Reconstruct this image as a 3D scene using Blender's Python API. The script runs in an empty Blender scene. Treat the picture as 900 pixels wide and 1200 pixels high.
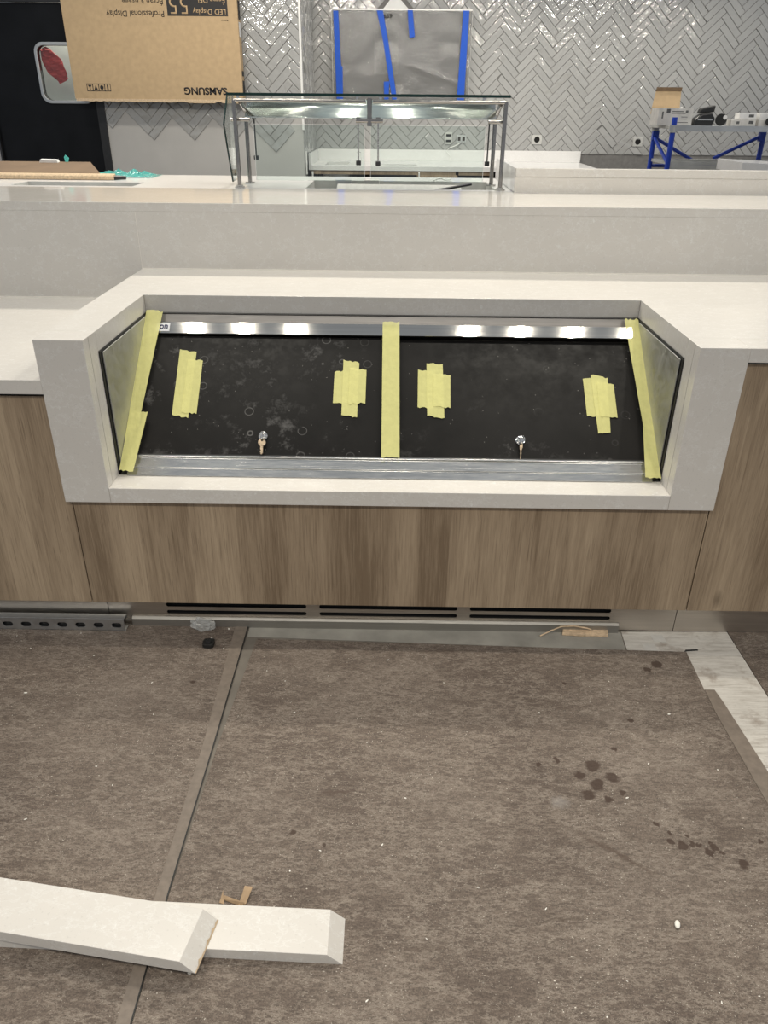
import bpy, bmesh, math, random
from mathutils import Vector, Matrix, noise
random.seed(7)
C = bpy.context.scene.collection
PI = math.pi
R = math.radians
SC = bpy.context.scene
# ------------------------------------------------------------------ camera
EYE = Vector((0, 0, 1.449))
def set_camera():
    f = 901.0; p, y, r = R(27.867), R(.512), R(.553)
    fw = Vector((-math.sin(y)*math.cos(p), math.cos(y)*math.cos(p), -math.sin(p)))
    rt = Vector((math.cos(y), math.sin(y), 0)); up = rt.cross(fw)
    rt2 = rt*math.cos(r) + up*math.sin(r); up2 = up*math.cos(r) - rt*math.sin(r)
    cd = bpy.data.cameras.new('camera'); cam = bpy.data.objects.new('camera', cd); C.objects.link(cam)
    m = Matrix((rt2, up2, -fw)).transposed().to_4x4(); m.translation = EYE
    cam.matrix_world = m
    cd.sensor_fit = 'VERTICAL'; cd.sensor_height = 24; cd.lens = 24*f/1200
    cd.clip_start = .05; cd.clip_end = 60
    SC.camera = cam
set_camera()
# ------------------------------------------------------------------ light
w = bpy.data.worlds.new('world'); SC.world = w; w.use_nodes = True
bg = w.node_tree.nodes['Background']; bg.inputs[0].default_value = (.87, .925, 1.0, 1); bg.inputs[1].default_value = .36
def downlight(x, y, power, z=3.0, rad=.075, ang=130, aim=None):
    ld = bpy.data.lights.new('downlight', 'SPOT'); ld.energy = power; ld.shadow_soft_size = rad
    ld.spot_size = R(ang); ld.spot_blend = .7; ld.color = (1, .935, .81)
    o = bpy.data.objects.new('downlight', ld); C.objects.link(o); o.location = (x, y, z)
    if aim: o.rotation_euler = (Vector(aim)-Vector((x, y, z))).to_track_quat('-Z', 'Y').to_euler()
for x in (-1.17, -.88, -.57, .45, .75, 1.06, 1.40): downlight(x, 2.33, 21, 3.0, .028)
for x in (-1.8, -.6, .6, 1.8): downlight(x, 3.95, 60, 3.0, .075, 150)
for x in (-1.4, 0, 1.4): downlight(x, -.5, 92)
for x in (-.9, -.5, -.1, .3, .7, 1.1, 1.6, 2.1, 2.6, 3.2, 3.9): downlight(x, 5.3, 27, 2.95, .04, 70, (x, 9.2, 1.9))  # added spots aimed at the back wall to raise glints on its tiles
for x in (-2.4, -1.9, -1.6, -1.3, -1.0): downlight(x, 4.6, 22, 2.7, .04, 70, (x, 8.0, 1.8))  # extra spots added for glints on the left wall's tiles
for x in (-.4, .5, 1.4, 2.3, 3.2): downlight(x, 7.15, 20, 3.05, .07, 170)  # row added so tile edges catch bright lines, also lights the back counter
for x in (-.5, .75, 2.0, 3.25): downlight(x, 8.2, 36, 3.1, .06)
for x in (-2.9, -1.7): downlight(x, 6.6, 34, 3.1, .07, 150)
downlight(-3.0, 8.25, 25, 2.5, .06)  # added lamp beyond the door, brightens what its window shows
SC.view_settings.view_transform = 'Standard'; SC.view_settings.look = 'None'
SC.view_settings.gamma = 1; SC.view_settings.use_curve_mapping = False
SC.view_settings.exposure = 0.16

# ------------------------------------------------------------------ materials
MATS = {}
def newmat(name):
    m = bpy.data.materials.new(name); m.use_nodes = True
    nt = m.node_tree; b = nt.nodes['Principled BSDF']; MATS[name] = m
    return m, nt, b
def node(nt, t, ins=None, **kw):
    n = nt.nodes.new(t)
    for k, v in kw.items(): setattr(n, k, v)
    for k, v in (ins or {}).items():
        if hasattr(v, 'is_output') or isinstance(v, bpy.types.NodeSocket): nt.links.new(v, n.inputs[k])
        else: n.inputs[k].default_value = v
    return n
def coord(nt, scale=(1, 1, 1), rot=(0, 0, 0)):
    tc = node(nt, 'ShaderNodeTexCoord')
    return node(nt, 'ShaderNodeMapping', {0: tc.outputs['Object'], 'Scale': scale, 'Rotation': rot}).outputs[0]
def noise_n(nt, vec, scale, detail=4, rough=.55):
    return node(nt, 'ShaderNodeTexNoise', {'Vector': vec, 'Scale': scale, 'Detail': detail, 'Roughness': rough}).outputs[0]
def ramp(nt, fac, stops):
    n = node(nt, 'ShaderNodeValToRGB', {0: fac}); cr = n.color_ramp
    while len(cr.elements) < len(stops): cr.elements.new(.5)
    for e, (p, c) in zip(cr.elements, stops):
        e.position = p; e.color = (*c, 1) if len(c) == 3 else c
    return n.outputs[0]
def mix(nt, fac, a, b, mode='MIX'):
    n = node(nt, 'ShaderNodeMix', data_type='RGBA', blend_type=mode)
    for k, v in ((0, fac), (6, a), (7, b)):
        if isinstance(v, bpy.types.NodeSocket): nt.links.new(v, n.inputs[k])
        elif k == 0: n.inputs[k].default_value = v
        else: n.inputs[k].default_value = (*v, 1)
    return n.outputs[2]
def math_n(nt, op, a, b=0, c=None, clamp=False):
    n = node(nt, 'ShaderNodeMath', operation=op, use_clamp=clamp)
    for k, v in ((0, a), (1, b), (2, c)):
        if v is None: continue
        if isinstance(v, bpy.types.NodeSocket): nt.links.new(v, n.inputs[k])
        else: n.inputs[k].default_value = v
    return n.outputs[0]
def bump(nt, b, h, strength=.2, dist=.01):
    n = node(nt, 'ShaderNodeBump', {'Height': h, 'Strength': strength, 'Distance': dist})
    nt.links.new(n.outputs[0], b.inputs['Normal'])
def setb(b, **kw):
    names = dict(rough='Roughness', metal='Metallic', col='Base Color', spec='Specular IOR Level', trans='Transmission Weight', ior='IOR', alpha='Alpha', aniso='Anisotropic', coat='Coat Weight')
    for k, v in kw.items():
        b.inputs[names[k]].default_value = (*v, 1) if k == 'col' else v
def plain(name, col, rough=.6, metal=0, var=.12, nscale=30, spec=.5):
    m, nt, b = newmat(name); setb(b, rough=rough, metal=metal, spec=spec)
    n = noise_n(nt, coord(nt), nscale, 5)
    c = ramp(nt, n, [(.3, tuple(v*(1-var) for v in col)), (.7, tuple(min(1, v*(1+var)) for v in col))])
    nt.links.new(c, b.inputs['Base Color'])
    return m
def quartz(name, base, vein):
    m, nt, b = newmat(name); v = coord(nt)
    n1 = noise_n(nt, v, 3.0, 6, .6)
    c = ramp(nt, n1, [(.35, tuple(x*.95 for x in base)), (.65, base)])
    n2 = noise_n(nt, v, 55, 3, .7)
    c = mix(nt, ramp(nt, n2, [(.62, (0, 0, 0)), (.74, (.9, .9, .9))]), c, vein)
    n3 = noise_n(nt, v, 160, 2, .6)
    c = mix(nt, ramp(nt, n3, [(.30, (.5, .5, .5)), (.38, (0, 0, 0))]), c, tuple(x*.82 for x in base))
    n4 = noise_n(nt, coord(nt, (1, 2.2, 1.4)), 9, 8, .7)
    k = math_n(nt, 'ABSOLUTE', math_n(nt, 'SUBTRACT', n4, .5))
    c = mix(nt, ramp(nt, k, [(0, (.6, .6, .6)), (.014, (0, 0, 0))]), c, vein)
    nt.links.new(c, b.inputs['Base Color']); setb(b, rough=.22, spec=.45)
    return m
quartz('quartz', (.655, .625, .58), (.74, .73, .70))
quartz('quartz_polished', (.655, .625, .58), (.74, .73, .70))
MATS['quartz_polished'].node_tree.nodes['Principled BSDF'].inputs['Roughness'].default_value = .07
quartz('quartz_white', (.74, .73, .72), (.82, .82, .82))
def wood(name, dark, light, scale=1.0, off=0.0):
    m, nt, b = newmat(name)
    tc = node(nt, 'ShaderNodeTexCoord')
    wv = node(nt, 'ShaderNodeNewGeometry').outputs['Position']
    v = node(nt, 'ShaderNodeMapping', {0: wv, 'Scale': (1, 1, .10), 'Location': (off, 0, 0)}).outputs[0]
    # staves of varying width
    sx = node(nt, 'ShaderNodeSeparateXYZ', {0: wv}).outputs[0]
    st = node(nt, 'ShaderNodeTexWhiteNoise', {'W': math_n(nt, 'FLOOR', math_n(nt, 'MULTIPLY', math_n(nt, 'ADD', sx, off), 11.5))}, noise_dimensions='1D').outputs[0]
    st2 = node(nt, 'ShaderNodeTexWhiteNoise', {'W': math_n(nt, 'FLOOR', math_n(nt, 'MULTIPLY', math_n(nt, 'ADD', sx, off+3.3), 7.0))}, noise_dimensions='1D').outputs[0]
    n1 = noise_n(nt, v, 9, 5, .6)
    n2 = noise_n(nt, node(nt, 'ShaderNodeMapping', {0: wv, 'Scale': (1, 1, .035)}).outputs[0], 150, 6, .75)
    f = math_n(nt, 'ADD', math_n(nt, 'MULTIPLY', n1, .62), math_n(nt, 'MULTIPLY', n2, .48))
    f = math_n(nt, 'ADD', f, math_n(nt, 'MULTIPLY', math_n(nt, 'ADD', st, st2), .10))
    c = ramp(nt, f, [(.50, dark), (.64, tuple((a+bb)/2 for a, bb in zip(dark, light))), (.80, light)])
    vor = node(nt, 'ShaderNodeTexVoronoi', {'Vector': node(nt, 'ShaderNodeMapping', {0: wv, 'Scale': (1, 1, .4)}).outputs[0], 'Scale': 6.0}).outputs['Distance']
    c = mix(nt, ramp(nt, vor, [(.03, (.6, .6, .6)), (.10, (0, 0, 0))]), c, tuple(x*.55 for x in dark))
    n5 = noise_n(nt, node(nt, 'ShaderNodeMapping', {0: wv, 'Scale': (1, 1, .02)}).outputs[0], 420, 2, .6)
    c = mix(nt, ramp(nt, n5, [(.32, (.45, .45, .45)), (.42, (0, 0, 0))]), c, tuple(x*.6 for x in dark))
    nt.links.new(c, b.inputs['Base Color']); setb(b, rough=.55, spec=.3)
    bump(nt, b, n2, .15, .002)
    return m
wood('oak_laminate', (.20, .143, .092), (.44, .34, .235))
def fibreboard():
    m, nt, b = newmat('fibreboard'); wv = node(nt, 'ShaderNodeNewGeometry').outputs['Position']
    mp = lambda s, rz=0: node(nt, 'ShaderNodeMapping', {0: wv, 'Scale': s, 'Rotation': (0, 0, rz)}).outputs[0]
    n1 = noise_n(nt, mp((1, 1, 1)), 2.2, 8, .62)
    c = ramp(nt, n1, [(.34, (.100, .077, .063)), (.50, (.130, .103, .084)), (.66, (.162, .131, .108))])
    n2 = noise_n(nt, mp((1, 3, 1), .5), 60, 6, .8)
    c = mix(nt, .62, c, ramp(nt, n2, [(.35, (.27, .27, .27)), (.65, (.76, .76, .76))]), 'OVERLAY')
    nf = noise_n(nt, mp((1, 1, 1)), 260, 3, .8)
    c = mix(nt, .6, c, ramp(nt, nf, [(.35, (.25, .25, .25)), (.65, (.76, .76, .76))]), 'OVERLAY')
    # pale scuffs
    for sc, rz, th in ((7, .7, .012), (11, -.5, .008), (4, .15, .006)):
        ns = noise_n(nt, mp((1, 2.5, 1), rz), sc, 9, .72)
        k = math_n(nt, 'ABSOLUTE', math_n(nt, 'SUBTRACT', ns, .53))
        c = mix(nt, ramp(nt, k, [(0, (.55, .55, .55)), (th*1.5, (0, 0, 0))]), c, (.34, .29, .24))
    nd = noise_n(nt, mp((.6, 3.2, 1), -.35), 2.6, 6, .6)
    c = mix(nt, ramp(nt, nd, [(.62, (0, 0, 0)), (.70, (.55, .55, .55))]), c, (.085, .062, .048))
    # white dust specks, denser in patches
    for sc, th, wgt in ((95, .12, 1.0), (45, .075, 1.0), (170, .16, .8), (240, .2, .55)):
        vo = node(nt, 'ShaderNodeTexVoronoi', {'Vector': mp((1, 1.3, 1), .3), 'Scale': float(sc)})
        pt = noise_n(nt, mp((1, 1, 1)), 3.3 + sc*.01, 3)
        msk = ramp(nt, pt, [(.44, (0, 0, 0)), (.62, (1, 1, 1))])
        rnd = node(nt, 'ShaderNodeSeparateColor', {0: vo.outputs['Color']}).outputs[0]
        gate = math_n(nt, 'GREATER_THAN', rnd, .74)
        sp = math_n(nt, 'LESS_THAN', vo.outputs['Distance'], th)
        f = math_n(nt, 'MULTIPLY', math_n(nt, 'MULTIPLY', sp, gate), math_n(nt, 'MULTIPLY', msk, wgt))
        c = mix(nt, f, c, (.66, .61, .53))
    # drips and boot marks
    spots = [(0.513,1.401,0.0207),(0.553,1.363,0.0168),(0.475,1.370,0.0129),(0.509,1.340,0.0194),(0.483,1.309,0.0181),(0.527,1.295,0.0117),(0.565,1.315,0.0078),(0.428,1.418,0.0091),(0.378,1.404,0.0078),(0.617,1.228,0.0091),(0.643,1.204,0.0058),(0.634,1.181,0.0065),(0.658,1.172,0.0129),(0.680,1.175,0.0078),(0.695,1.172,0.0078),(0.725,1.178,0.0052),(0.728,1.165,0.0091),(0.713,1.152,0.0117),(0.739,1.153,0.0071),(0.678,1.196,0.0052),(0.776,1.125,0.0142),(0.580,1.457,0.0078),(0.651,1.561,0.0091),(0.498,1.710,0.0078),(0.836,1.188,0.0065),(.79,1.80,.016),(.755,1.775,.012),(-.21,1.19,.008),(-.135,1.155,.006),(-.55,1.69,.008)]
    wob = node(nt, 'ShaderNodeTexNoise', {'Vector': wv, 'Scale': 70.0, 'Detail': 2.0}).outputs['Color']
    off = node(nt, 'ShaderNodeVectorMath', {0: wob, 1: (.5, .5, .5)}, operation='SUBTRACT').outputs[0]
    off = node(nt, 'ShaderNodeVectorMath', {0: off, 1: (.022, .022, 0)}, operation='MULTIPLY').outputs[0]
    wp = node(nt, 'ShaderNodeVectorMath', {0: wv, 1: off}, operation='ADD').outputs[0]
    wp = node(nt, 'ShaderNodeVectorMath', {0: wp, 1: (1, 1, 0)}, operation='MULTIPLY').outputs[0]
    acc = None
    for x, y, rr in spots:
        d = node(nt, 'ShaderNodeVectorMath', {0: wp, 1: (x, y, 0)}, operation='DISTANCE').outputs['Value']
        q = math_n(nt, 'DIVIDE', d, rr*1.08)
        acc = q if acc is None else math_n(nt, 'MINIMUM', acc, q)
    c = mix(nt, ramp(nt, acc, [(.7, (.88, .88, .88)), (1.05, (0, 0, 0))]), c, (.058, .038, .029))
    # one long scrape and a smear
    for (x, y, rot, sx, sy, col, amt) in ((.51, 1.145, -.62, .13, .010, (.085, .06, .046), .7), (-.115, 1.305, .18, .055, .010, (.085, .06, .048), .75), (.41, 1.285, 0, .03, .022, (.30, .28, .26), .45), (.36, .99, .12, .09, .004, (.08, .06, .045), .6)):
        mm = node(nt, 'ShaderNodeMapping', {0: wp, 'Location': (x, y, 0), 'Rotation': (0, 0, rot), 'Scale': (sx, sy, 1)}, vector_type='TEXTURE').outputs[0]
        d = node(nt, 'ShaderNodeVectorMath', {0: mm}, operation='LENGTH').outputs['Value']
        c = mix(nt, ramp(nt, d, [(.3, (amt,)*3), (1.0, (0, 0, 0))]), c, col)
    nt.links.new(c, b.inputs['Base Color']); setb(b, rough=.72, spec=.25)
    bump(nt, b, n2, .25, .002)
fibreboard()
def tile_plank():
    m, nt, b = newmat('pale_plank'); wv = node(nt, 'ShaderNodeNewGeometry').outputs['Position']
    v = node(nt, 'ShaderNodeMapping', {0: wv, 'Scale': (1, 9, 1), 'Rotation': (0, 0, .05)}).outputs[0]
    n1 = noise_n(nt, v, 9, 9, .78)
    c = ramp(nt, n1, [(.3, (.34, .305, .265)), (.5, (.56, .53, .48)), (.7, (.69, .66, .61))])
    n2 = noise_n(nt, wv, 11, 6, .7)
    c = mix(nt, ramp(nt, n2, [(.54, (0, 0, 0)), (.68, (.7, .7, .7))]), c, (.28, .23, .19))
    sy = node(nt, 'ShaderNodeSeparateXYZ', {0: wv}).outputs[1]
    for yj in (1.405, .80):
        k = math_n(nt, 'ABSOLUTE', math_n(nt, 'SUBTRACT', sy, yj))
        c = mix(nt, math_n(nt, 'LESS_THAN', k, .0018), c, (.35, .32, .29))
    nt.links.new(c, b.inputs['Base Color']); setb(b, rough=.5)
tile_plank()
plain('floor_concrete', (.17, .150, .125), .75, 0, .25, 8)
plain('grey_paper', (.30, .285, .25), .7, 0, .22, 9)
plain('tape_on_floor', (.19, .155, .125), .6, 0, .15, 60)
def steel(name, col=(.62, .61, .59), rough=.25, dirct=(1, 1, 1), rv=.12, bmp=.04):
    m, nt, b = newmat(name); v = coord(nt, dirct)
    n = noise_n(nt, v, 40, 5, .7)
    r = ramp(nt, n, [(.3, (rough-rv*.5,)*3), (.7, (rough+rv,)*3)])
    nt.links.new(r, b.inputs['Roughness'])
    c = ramp(nt, noise_n(nt, v, 9, 5, .6), [(.3, tuple(x*.85 for x in col)), (.7, col)])
    nt.links.new(c, b.inputs['Base Color']); setb(b, metal=1)
    if bmp: bump(nt, b, n, bmp, .002)
    return m
steel('steel', (.60, .585, .56), .24, (.3, 20, 20))
steel('steel_polished', (.70, .69, .67), .10)
steel('post_steel', (.36, .34, .32), .16)
steel('track_steel', (.62, .62, .60), .20, (.6, 4, 4), .08, 0)
steel('reflecting_steel', (.80, .83, .80), .17, (.3, 8, 8), .05, 0)
steel('steel_matte', (.34, .32, .30), .40, (.3, 14, 14))
steel('rail_steel', (.56, .545, .51), .045, (.2, 8, 8), .015, 0)
steel('angle_steel', (.42, .40, .365), .55, (.4, 12, 12), .1)
steel('steel_clouded', (.60, .60, .57), .50, (6, 1.2, 1.2), .2)
steel('galvanised', (.60, .61, .61), .42, (1, 1, 1), .15)
steel('kick_steel', (.60, .55, .49), .36, (.4, 12, 12), .15)
steel('key_brass', (.62, .48, .33), .25)
def black_sheet():
    m, nt, b = newmat('black_door_sheet'); wv = node(nt, 'ShaderNodeNewGeometry').outputs['Position']
    mp = lambda s, rz=0: node(nt, 'ShaderNodeMapping', {0: wv, 'Scale': s, 'Rotation': (0, 0, rz)}).outputs[0]
    c = ramp(nt, noise_n(nt, wv, 3, 6), [(.3, (.005, .0045, .004)), (.7, (.012, .011, .010))])
    n2 = noise_n(nt, mp((1, 1, 1)), 14, 9, .75)
    loc = noise_n(nt, mp((1, 1, 1)), 2.3, 2)
    f = math_n(nt, 'MULTIPLY', ramp(nt, n2, [(.54, (0, 0, 0)), (.70, (.7, .7, .7))]), ramp(nt, loc, [(.44, (0, 0, 0)), (.60, (1, 1, 1))]))
    c = mix(nt, f, c, (.17, .165, .16))
    vo = node(nt, 'ShaderNodeTexVoronoi', {'Vector': wv, 'Scale': 15.0})
    ring = math_n(nt, 'ABSOLUTE', math_n(nt, 'SUBTRACT', vo.outputs['Distance'], .20))
    rnd = node(nt, 'ShaderNodeSeparateColor', {0: vo.outputs['Color']}).outputs[1]
    f2 = math_n(nt, 'MULTIPLY', math_n(nt, 'MULTIPLY', math_n(nt, 'LESS_THAN', ring, .018), math_n(nt, 'GREATER_THAN', rnd, .72)), ramp(nt, loc, [(.38, (0, 0, 0)), (.6, (.6, .6, .6))]))
    c = mix(nt, f2, c, (.15, .145, .14))
    vs = node(nt, 'ShaderNodeTexVoronoi', {'Vector': wv, 'Scale': 130.0})
    rs = node(nt, 'ShaderNodeSeparateColor', {0: vs.outputs['Color']}).outputs[0]
    f3 = math_n(nt, 'MULTIPLY', math_n(nt, 'LESS_THAN', vs.outputs['Distance'], .11), math_n(nt, 'GREATER_THAN', rs, .94))
    c = mix(nt, f3, c, (.42, .40, .37))
    nt.links.new(c, b.inputs['Base Color'])
    nt.links.new(ramp(nt, n2, [(.4, (.36, .36, .36)), (.7, (.6, .6, .6))]), b.inputs['Roughness'])
    setb(b, spec=.13)
black_sheet()
plain('black_rubber', (.012, .012, .012), .5, 0, .2)
plain('black_plastic', (.018, .018, .019), .35, 0, .2)
plain('black_door', (.006, .0065, .008), .35, 0, .35, 4, .2)
plain('void', (.004, .004, .004), .9, 0, .1)
def tape(name, col, alpha):
    m, nt, b = newmat(name); v = coord(nt)
    n = noise_n(nt, v, 45, 6, .7)
    c = ramp(nt, n, [(.3, tuple(x*.88 for x in col)), (.7, col)])
    nt.links.new(c, b.inputs['Base Color']); setb(b, rough=.55, alpha=alpha, spec=.3)
    nc = noise_n(nt, coord(nt, (1, 1, 1)), 38, 3, .5); bump(nt, b, nc, .35, .004)
tape('yellow_tape', (.80, .77, .31), .74)
tape('blue_tape', (.012, .085, .50), 1)
def tile_mat():
    m, nt, b = newmat('glazed_tile'); wv = node(nt, 'ShaderNodeNewGeometry').outputs['Position']
    g = node(nt, 'ShaderNodeNewGeometry')
    rnd = g.outputs['Random Per Island']
    c = ramp(nt, rnd, [(0, (.35, .35, .345)), (1, (.385, .385, .378))])
    nt.links.new(c, b.inputs['Base Color']); setb(b, rough=.055, spec=.8)
    n = noise_n(nt, wv, 15, 2, .5); bump(nt, b, n, 1.0, .0080)
tile_mat()
plain('grout', (.17, .165, .16), .9, 0, .15)
plain('plaster', (.46, .45, .435), .8, 0, .04, 5)
plain('white_plaster', (.78, .78, .77), .6, 0, .04, 6)
plain('cardboard', (.50, .36, .21), .8, 0, .07, 25)
plain('cardboard_edge', (.62, .47, .31), .85, 0, .2, 120)
plain('cardboard_brown', (.20, .13, .075), .7, 0, .12, 10)
plain('ink', (.014, .012, .012), .6, 0, .05)
plain('ink_navy', (.02, .025, .10), .5, 0, .05)
plain('label_white', (.75, .76, .78), .5, 0, .04)
plain('print_tan', (.56, .39, .22), .8, 0, .05)
plain('scaffold_blue', (.012, .05, .42), .35, 0, .2, 20)
plain('galv_board', (.52, .52, .50), .5, .3, .15, 10)
plain('carton_white', (.62, .60, .57), .7, 0, .12, 18)
plain('tissue_white', (.80, .79, .77), .7, 0, .08, 30)
plain('sticker_pale', (.56, .54, .50), .6, 0, .08, 30)
plain('label_grey', (.10, .10, .10), .6, 0, .5, 40)
plain('teal_film', (.12, .62, .56), .25, 0, .4, 40)
plain('red_cloth', (.52, .05, .05), .7, 0, .3, 12)
plain('dark_cabinet', (.03, .025, .02), .6, 0, .3, 5)
plain('glue_tan', (.50, .38, .25), .8, 0, .2, 60)
plain('kraft_scrap', (.36, .25, .15), .8, 0, .2, 40)
plain('wood_scrap', (.62, .46, .30), .7, 0, .3, 60)
plain('chip_white', (.80, .77, .70), .6, 0, .1, 60)
plain('offcut_edge', (.63, .60, .55), .55, 0, .06, 20)
plain('joint_line', (.42, .39, .35), .6, 0, .05)
plain('caulk', (.80, .77, .71), .6, 0, .05)
def glass(name, col=(.93, .97, .95), rough=.0, alpha=.25):
    # thin architectural pane: mostly clear, reflecting at a glancing view
    m, nt, b = newmat(name); setb(b, col=col, rough=rough, spec=.8, trans=0)
    nt.nodes.remove(b)
    out = nt.nodes['Material Output']
    tr = node(nt, 'ShaderNodeBsdfTransparent', {0: (*col, 1)})
    gl = node(nt, 'ShaderNodeBsdfGlossy', {'Color': (1, 1, 1, 1), 'Roughness': .03})
    fr = node(nt, 'ShaderNodeFresnel', {'IOR': 1.5})
    ms = node(nt, 'ShaderNodeMixShader', {0: math_n(nt, 'MULTIPLY', fr.outputs[0], alpha, clamp=True), 1: tr.outputs[0], 2: gl.outputs[0]})
    nt.links.new(ms.outputs[0], out.inputs[0])
glass('clear_glass', (.92, .96, .945), .0, .85)
plain('glass_edge', (.008, .024, .022), .15, 0, .1, 30, .25)
def film(name, col, amt, rough=.2):
    m, nt, b = newmat(name); out = nt.nodes['Material Output']
    n = noise_n(nt, coord(nt, (1, 1, 1)), 9, 5, .65)
    setb(b, col=col, rough=rough, spec=.8); bump(nt, b, n, .6, .02)
    tr = node(nt, 'ShaderNodeBsdfTransparent')
    ms = node(nt, 'ShaderNodeMixShader', {0: amt, 1: tr.outputs[0], 2: b.outputs[0]})
    nt.links.new(ms.outputs[0], out.inputs[0])
film('cloudy_film', (.31, .31, .31), .50, .10)
film('clear_wrap', (.62, .62, .60), .35, .15)
film('teal_wrap', (.06, .42, .38), .7, .2)
M = MATS

# ------------------------------------------------------------------ mesh tools
LOC = {}
class MB:
    def __init__(s): s.bm = bmesh.new()
    def quadbox(s, P):  # 8 points: bottom 4, top 4
        v = [s.bm.verts.new(p) for p in P]
        for f in ((0, 3, 2, 1), (4, 5, 6, 7), (0, 1, 5, 4), (1, 2, 6, 5), (2, 3, 7, 6), (3, 0, 4, 7)):
            s.bm.faces.new([v[i] for i in f])
        return s
    def box(s, x0, x1, y0, y1, z0, z1):
        return s.quadbox([(x0, y0, z0), (x1, y0, z0), (x1, y1, z0), (x0, y1, z0), (x0, y0, z1), (x1, y0, z1), (x1, y1, z1), (x0, y1, z1)])
    def prism(s, pts, d):      # closed polygon of 3D points extruded by vector d
        d = Vector(d); a = [s.bm.verts.new(p) for p in pts]; b = [s.bm.verts.new(Vector(p)+d) for p in pts]
        s.bm.faces.new(a[::-1]); s.bm.faces.new(b); n = len(a)
        for i in range(n): s.bm.faces.new((a[i], a[(i+1) % n], b[(i+1) % n], b[i]))
        return s
    def tube(s, p0, p1, r, seg=14, r2=None, cap=True):
        p0, p1 = Vector(p0), Vector(p1); r2 = r if r2 is None else r2
        ax = (p1-p0).normalized(); u = ax.orthogonal().normalized(); v = ax.cross(u)
        A = [s.bm.verts.new(p0+(u*math.cos(t)+v*math.sin(t))*r) for t in [2*PI*i/seg for i in range(seg)]]
        B = [s.bm.verts.new(p1+(u*math.cos(t)+v*math.sin(t))*r2) for t in [2*PI*i/seg for i in range(seg)]]
        for i in range(seg): s.bm.faces.new((A[i], A[(i+1) % seg], B[(i+1) % seg], B[i]))
        if cap: s.bm.faces.new(A[::-1]); s.bm.faces.new(B)
        return s
    def path(s, pts, r, seg=10):
        rings = []; pts = [Vector(p) for p in pts]
        for i, p in enumerate(pts):
            t = (pts[min(i+1, len(pts)-1)]-pts[max(i-1, 0)]).normalized()
            u = t.cross(Vector((0, 0, 1)))
            u = u.normalized() if u.length > .05 else t.cross(Vector((0, 1, 0))).normalized()
            v = t.cross(u)
            rings.append([s.bm.verts.new(p+(u*math.cos(a)+v*math.sin(a))*r) for a in [2*PI*k/seg for k in range(seg)]])
        for A, B in zip(rings, rings[1:]):
            for i in range(seg): s.bm.faces.new((A[i], A[(i+1) % seg], B[(i+1) % seg], B[i]))
        s.bm.faces.new(rings[0][::-1]); s.bm.faces.new(rings[-1]); return s
    def plate(s, outer, holes, to3, d):   # 2D outline with holes, to3 maps (a,b)->3D, extruded by d
        tmp = bmesh.new(); es = []
        for loop in [outer]+holes:
            vs = [tmp.verts.new(to3(*p)) for p in loop]
            es += [tmp.edges.new((vs[i], vs[(i+1) % len(vs)])) for i in range(len(vs))]
        bmesh.ops.triangle_fill(tmp, use_beauty=True, use_dissolve=False, edges=es)
        r = bmesh.ops.extrude_face_region(tmp, geom=list(tmp.faces))
        bmesh.ops.translate(tmp, vec=Vector(d), verts=[g for g in r['geom'] if isinstance(g, bmesh.types.BMVert)])
        me = bpy.data.meshes.new('t'); tmp.to_mesh(me); s.bm.from_mesh(me); bpy.data.meshes.remove(me); tmp.free()
        return s
    def crumple(s, x0, x1, y0, y1, z, h, nx=26, ny=12, seed=0, taper=True):
        V = {}
        for i in range(nx+1):
            for j in range(ny+1):
                u, v = i/nx, j/ny; x = x0+(x1-x0)*u; y = y0+(y1-y0)*v
                e = math.sin(PI*min(1, max(0, u)))**.5*math.sin(PI*v)**.5 if taper else 1
                n = abs(noise.noise(Vector((x*14+seed, y*14, seed))))*1.6+.3*random.random()
                V[i, j] = s.bm.verts.new((x+random.uniform(-1, 1)*.3*(x1-x0)/nx, y+random.uniform(-1, 1)*.3*(y1-y0)/ny, z+h*n*e))
        for i in range(nx):
            for j in range(ny): s.bm.faces.new((V[i, j], V[i+1, j], V[i+1, j+1], V[i, j+1]))
        return s
    def build(s, name, mat, parent=None, bevel=0, smooth=False, origin=None):
        bm = s.bm; bmesh.ops.recalc_face_normals(bm, faces=list(bm.faces))
        if parent is not None: o0 = LOC[parent.name]
        else:
            xs = [v.co for v in bm.verts]
            o0 = Vector(origin) if origin else Vector(((min(c.x for c in xs)+max(c.x for c in xs))/2, (min(c.y for c in xs)+max(c.y for c in xs))/2, min(c.z for c in xs)))
        bmesh.ops.translate(bm, vec=-o0, verts=list(bm.verts))
        me = bpy.data.meshes.new(name); bm.to_mesh(me); bm.free()
        if smooth:
            for p in me.polygons: p.use_smooth = True
        me.materials.append(mat if not isinstance(mat, str) else M[mat])
        o = bpy.data.objects.new(name, me); C.objects.link(o)
        if parent is not None: o.parent = parent
        else: o.location = o0
        LOC[o.name] = o0
        if bevel:
            b = o.modifiers.new('bevel', 'BEVEL'); b.width = bevel; b.segments = 2; b.limit_method = 'ANGLE'; b.angle_limit = R(40)
        return o
def empty(name, loc):
    o = bpy.data.objects.new(name, None); C.objects.link(o); o.location = loc; LOC[o.name] = Vector(loc); o.empty_display_size = .1; return o
def tag(o, label=None, cat=None, group=None, kind=None):
    if label: o['label'] = label
    if cat: o['category'] = cat
    if group: o['group'] = group
    if kind: o['kind'] = kind
    return o
def struct(o): o['kind'] = 'structure'; return o
def copy_tree(o, loc, rot=None):
    c = o.copy(); C.objects.link(c); c.location = loc
    if rot is not None: c.rotation_euler = rot
    for ch in o.children:
        d = ch.copy(); C.objects.link(d); d.parent = c
    return c
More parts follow.
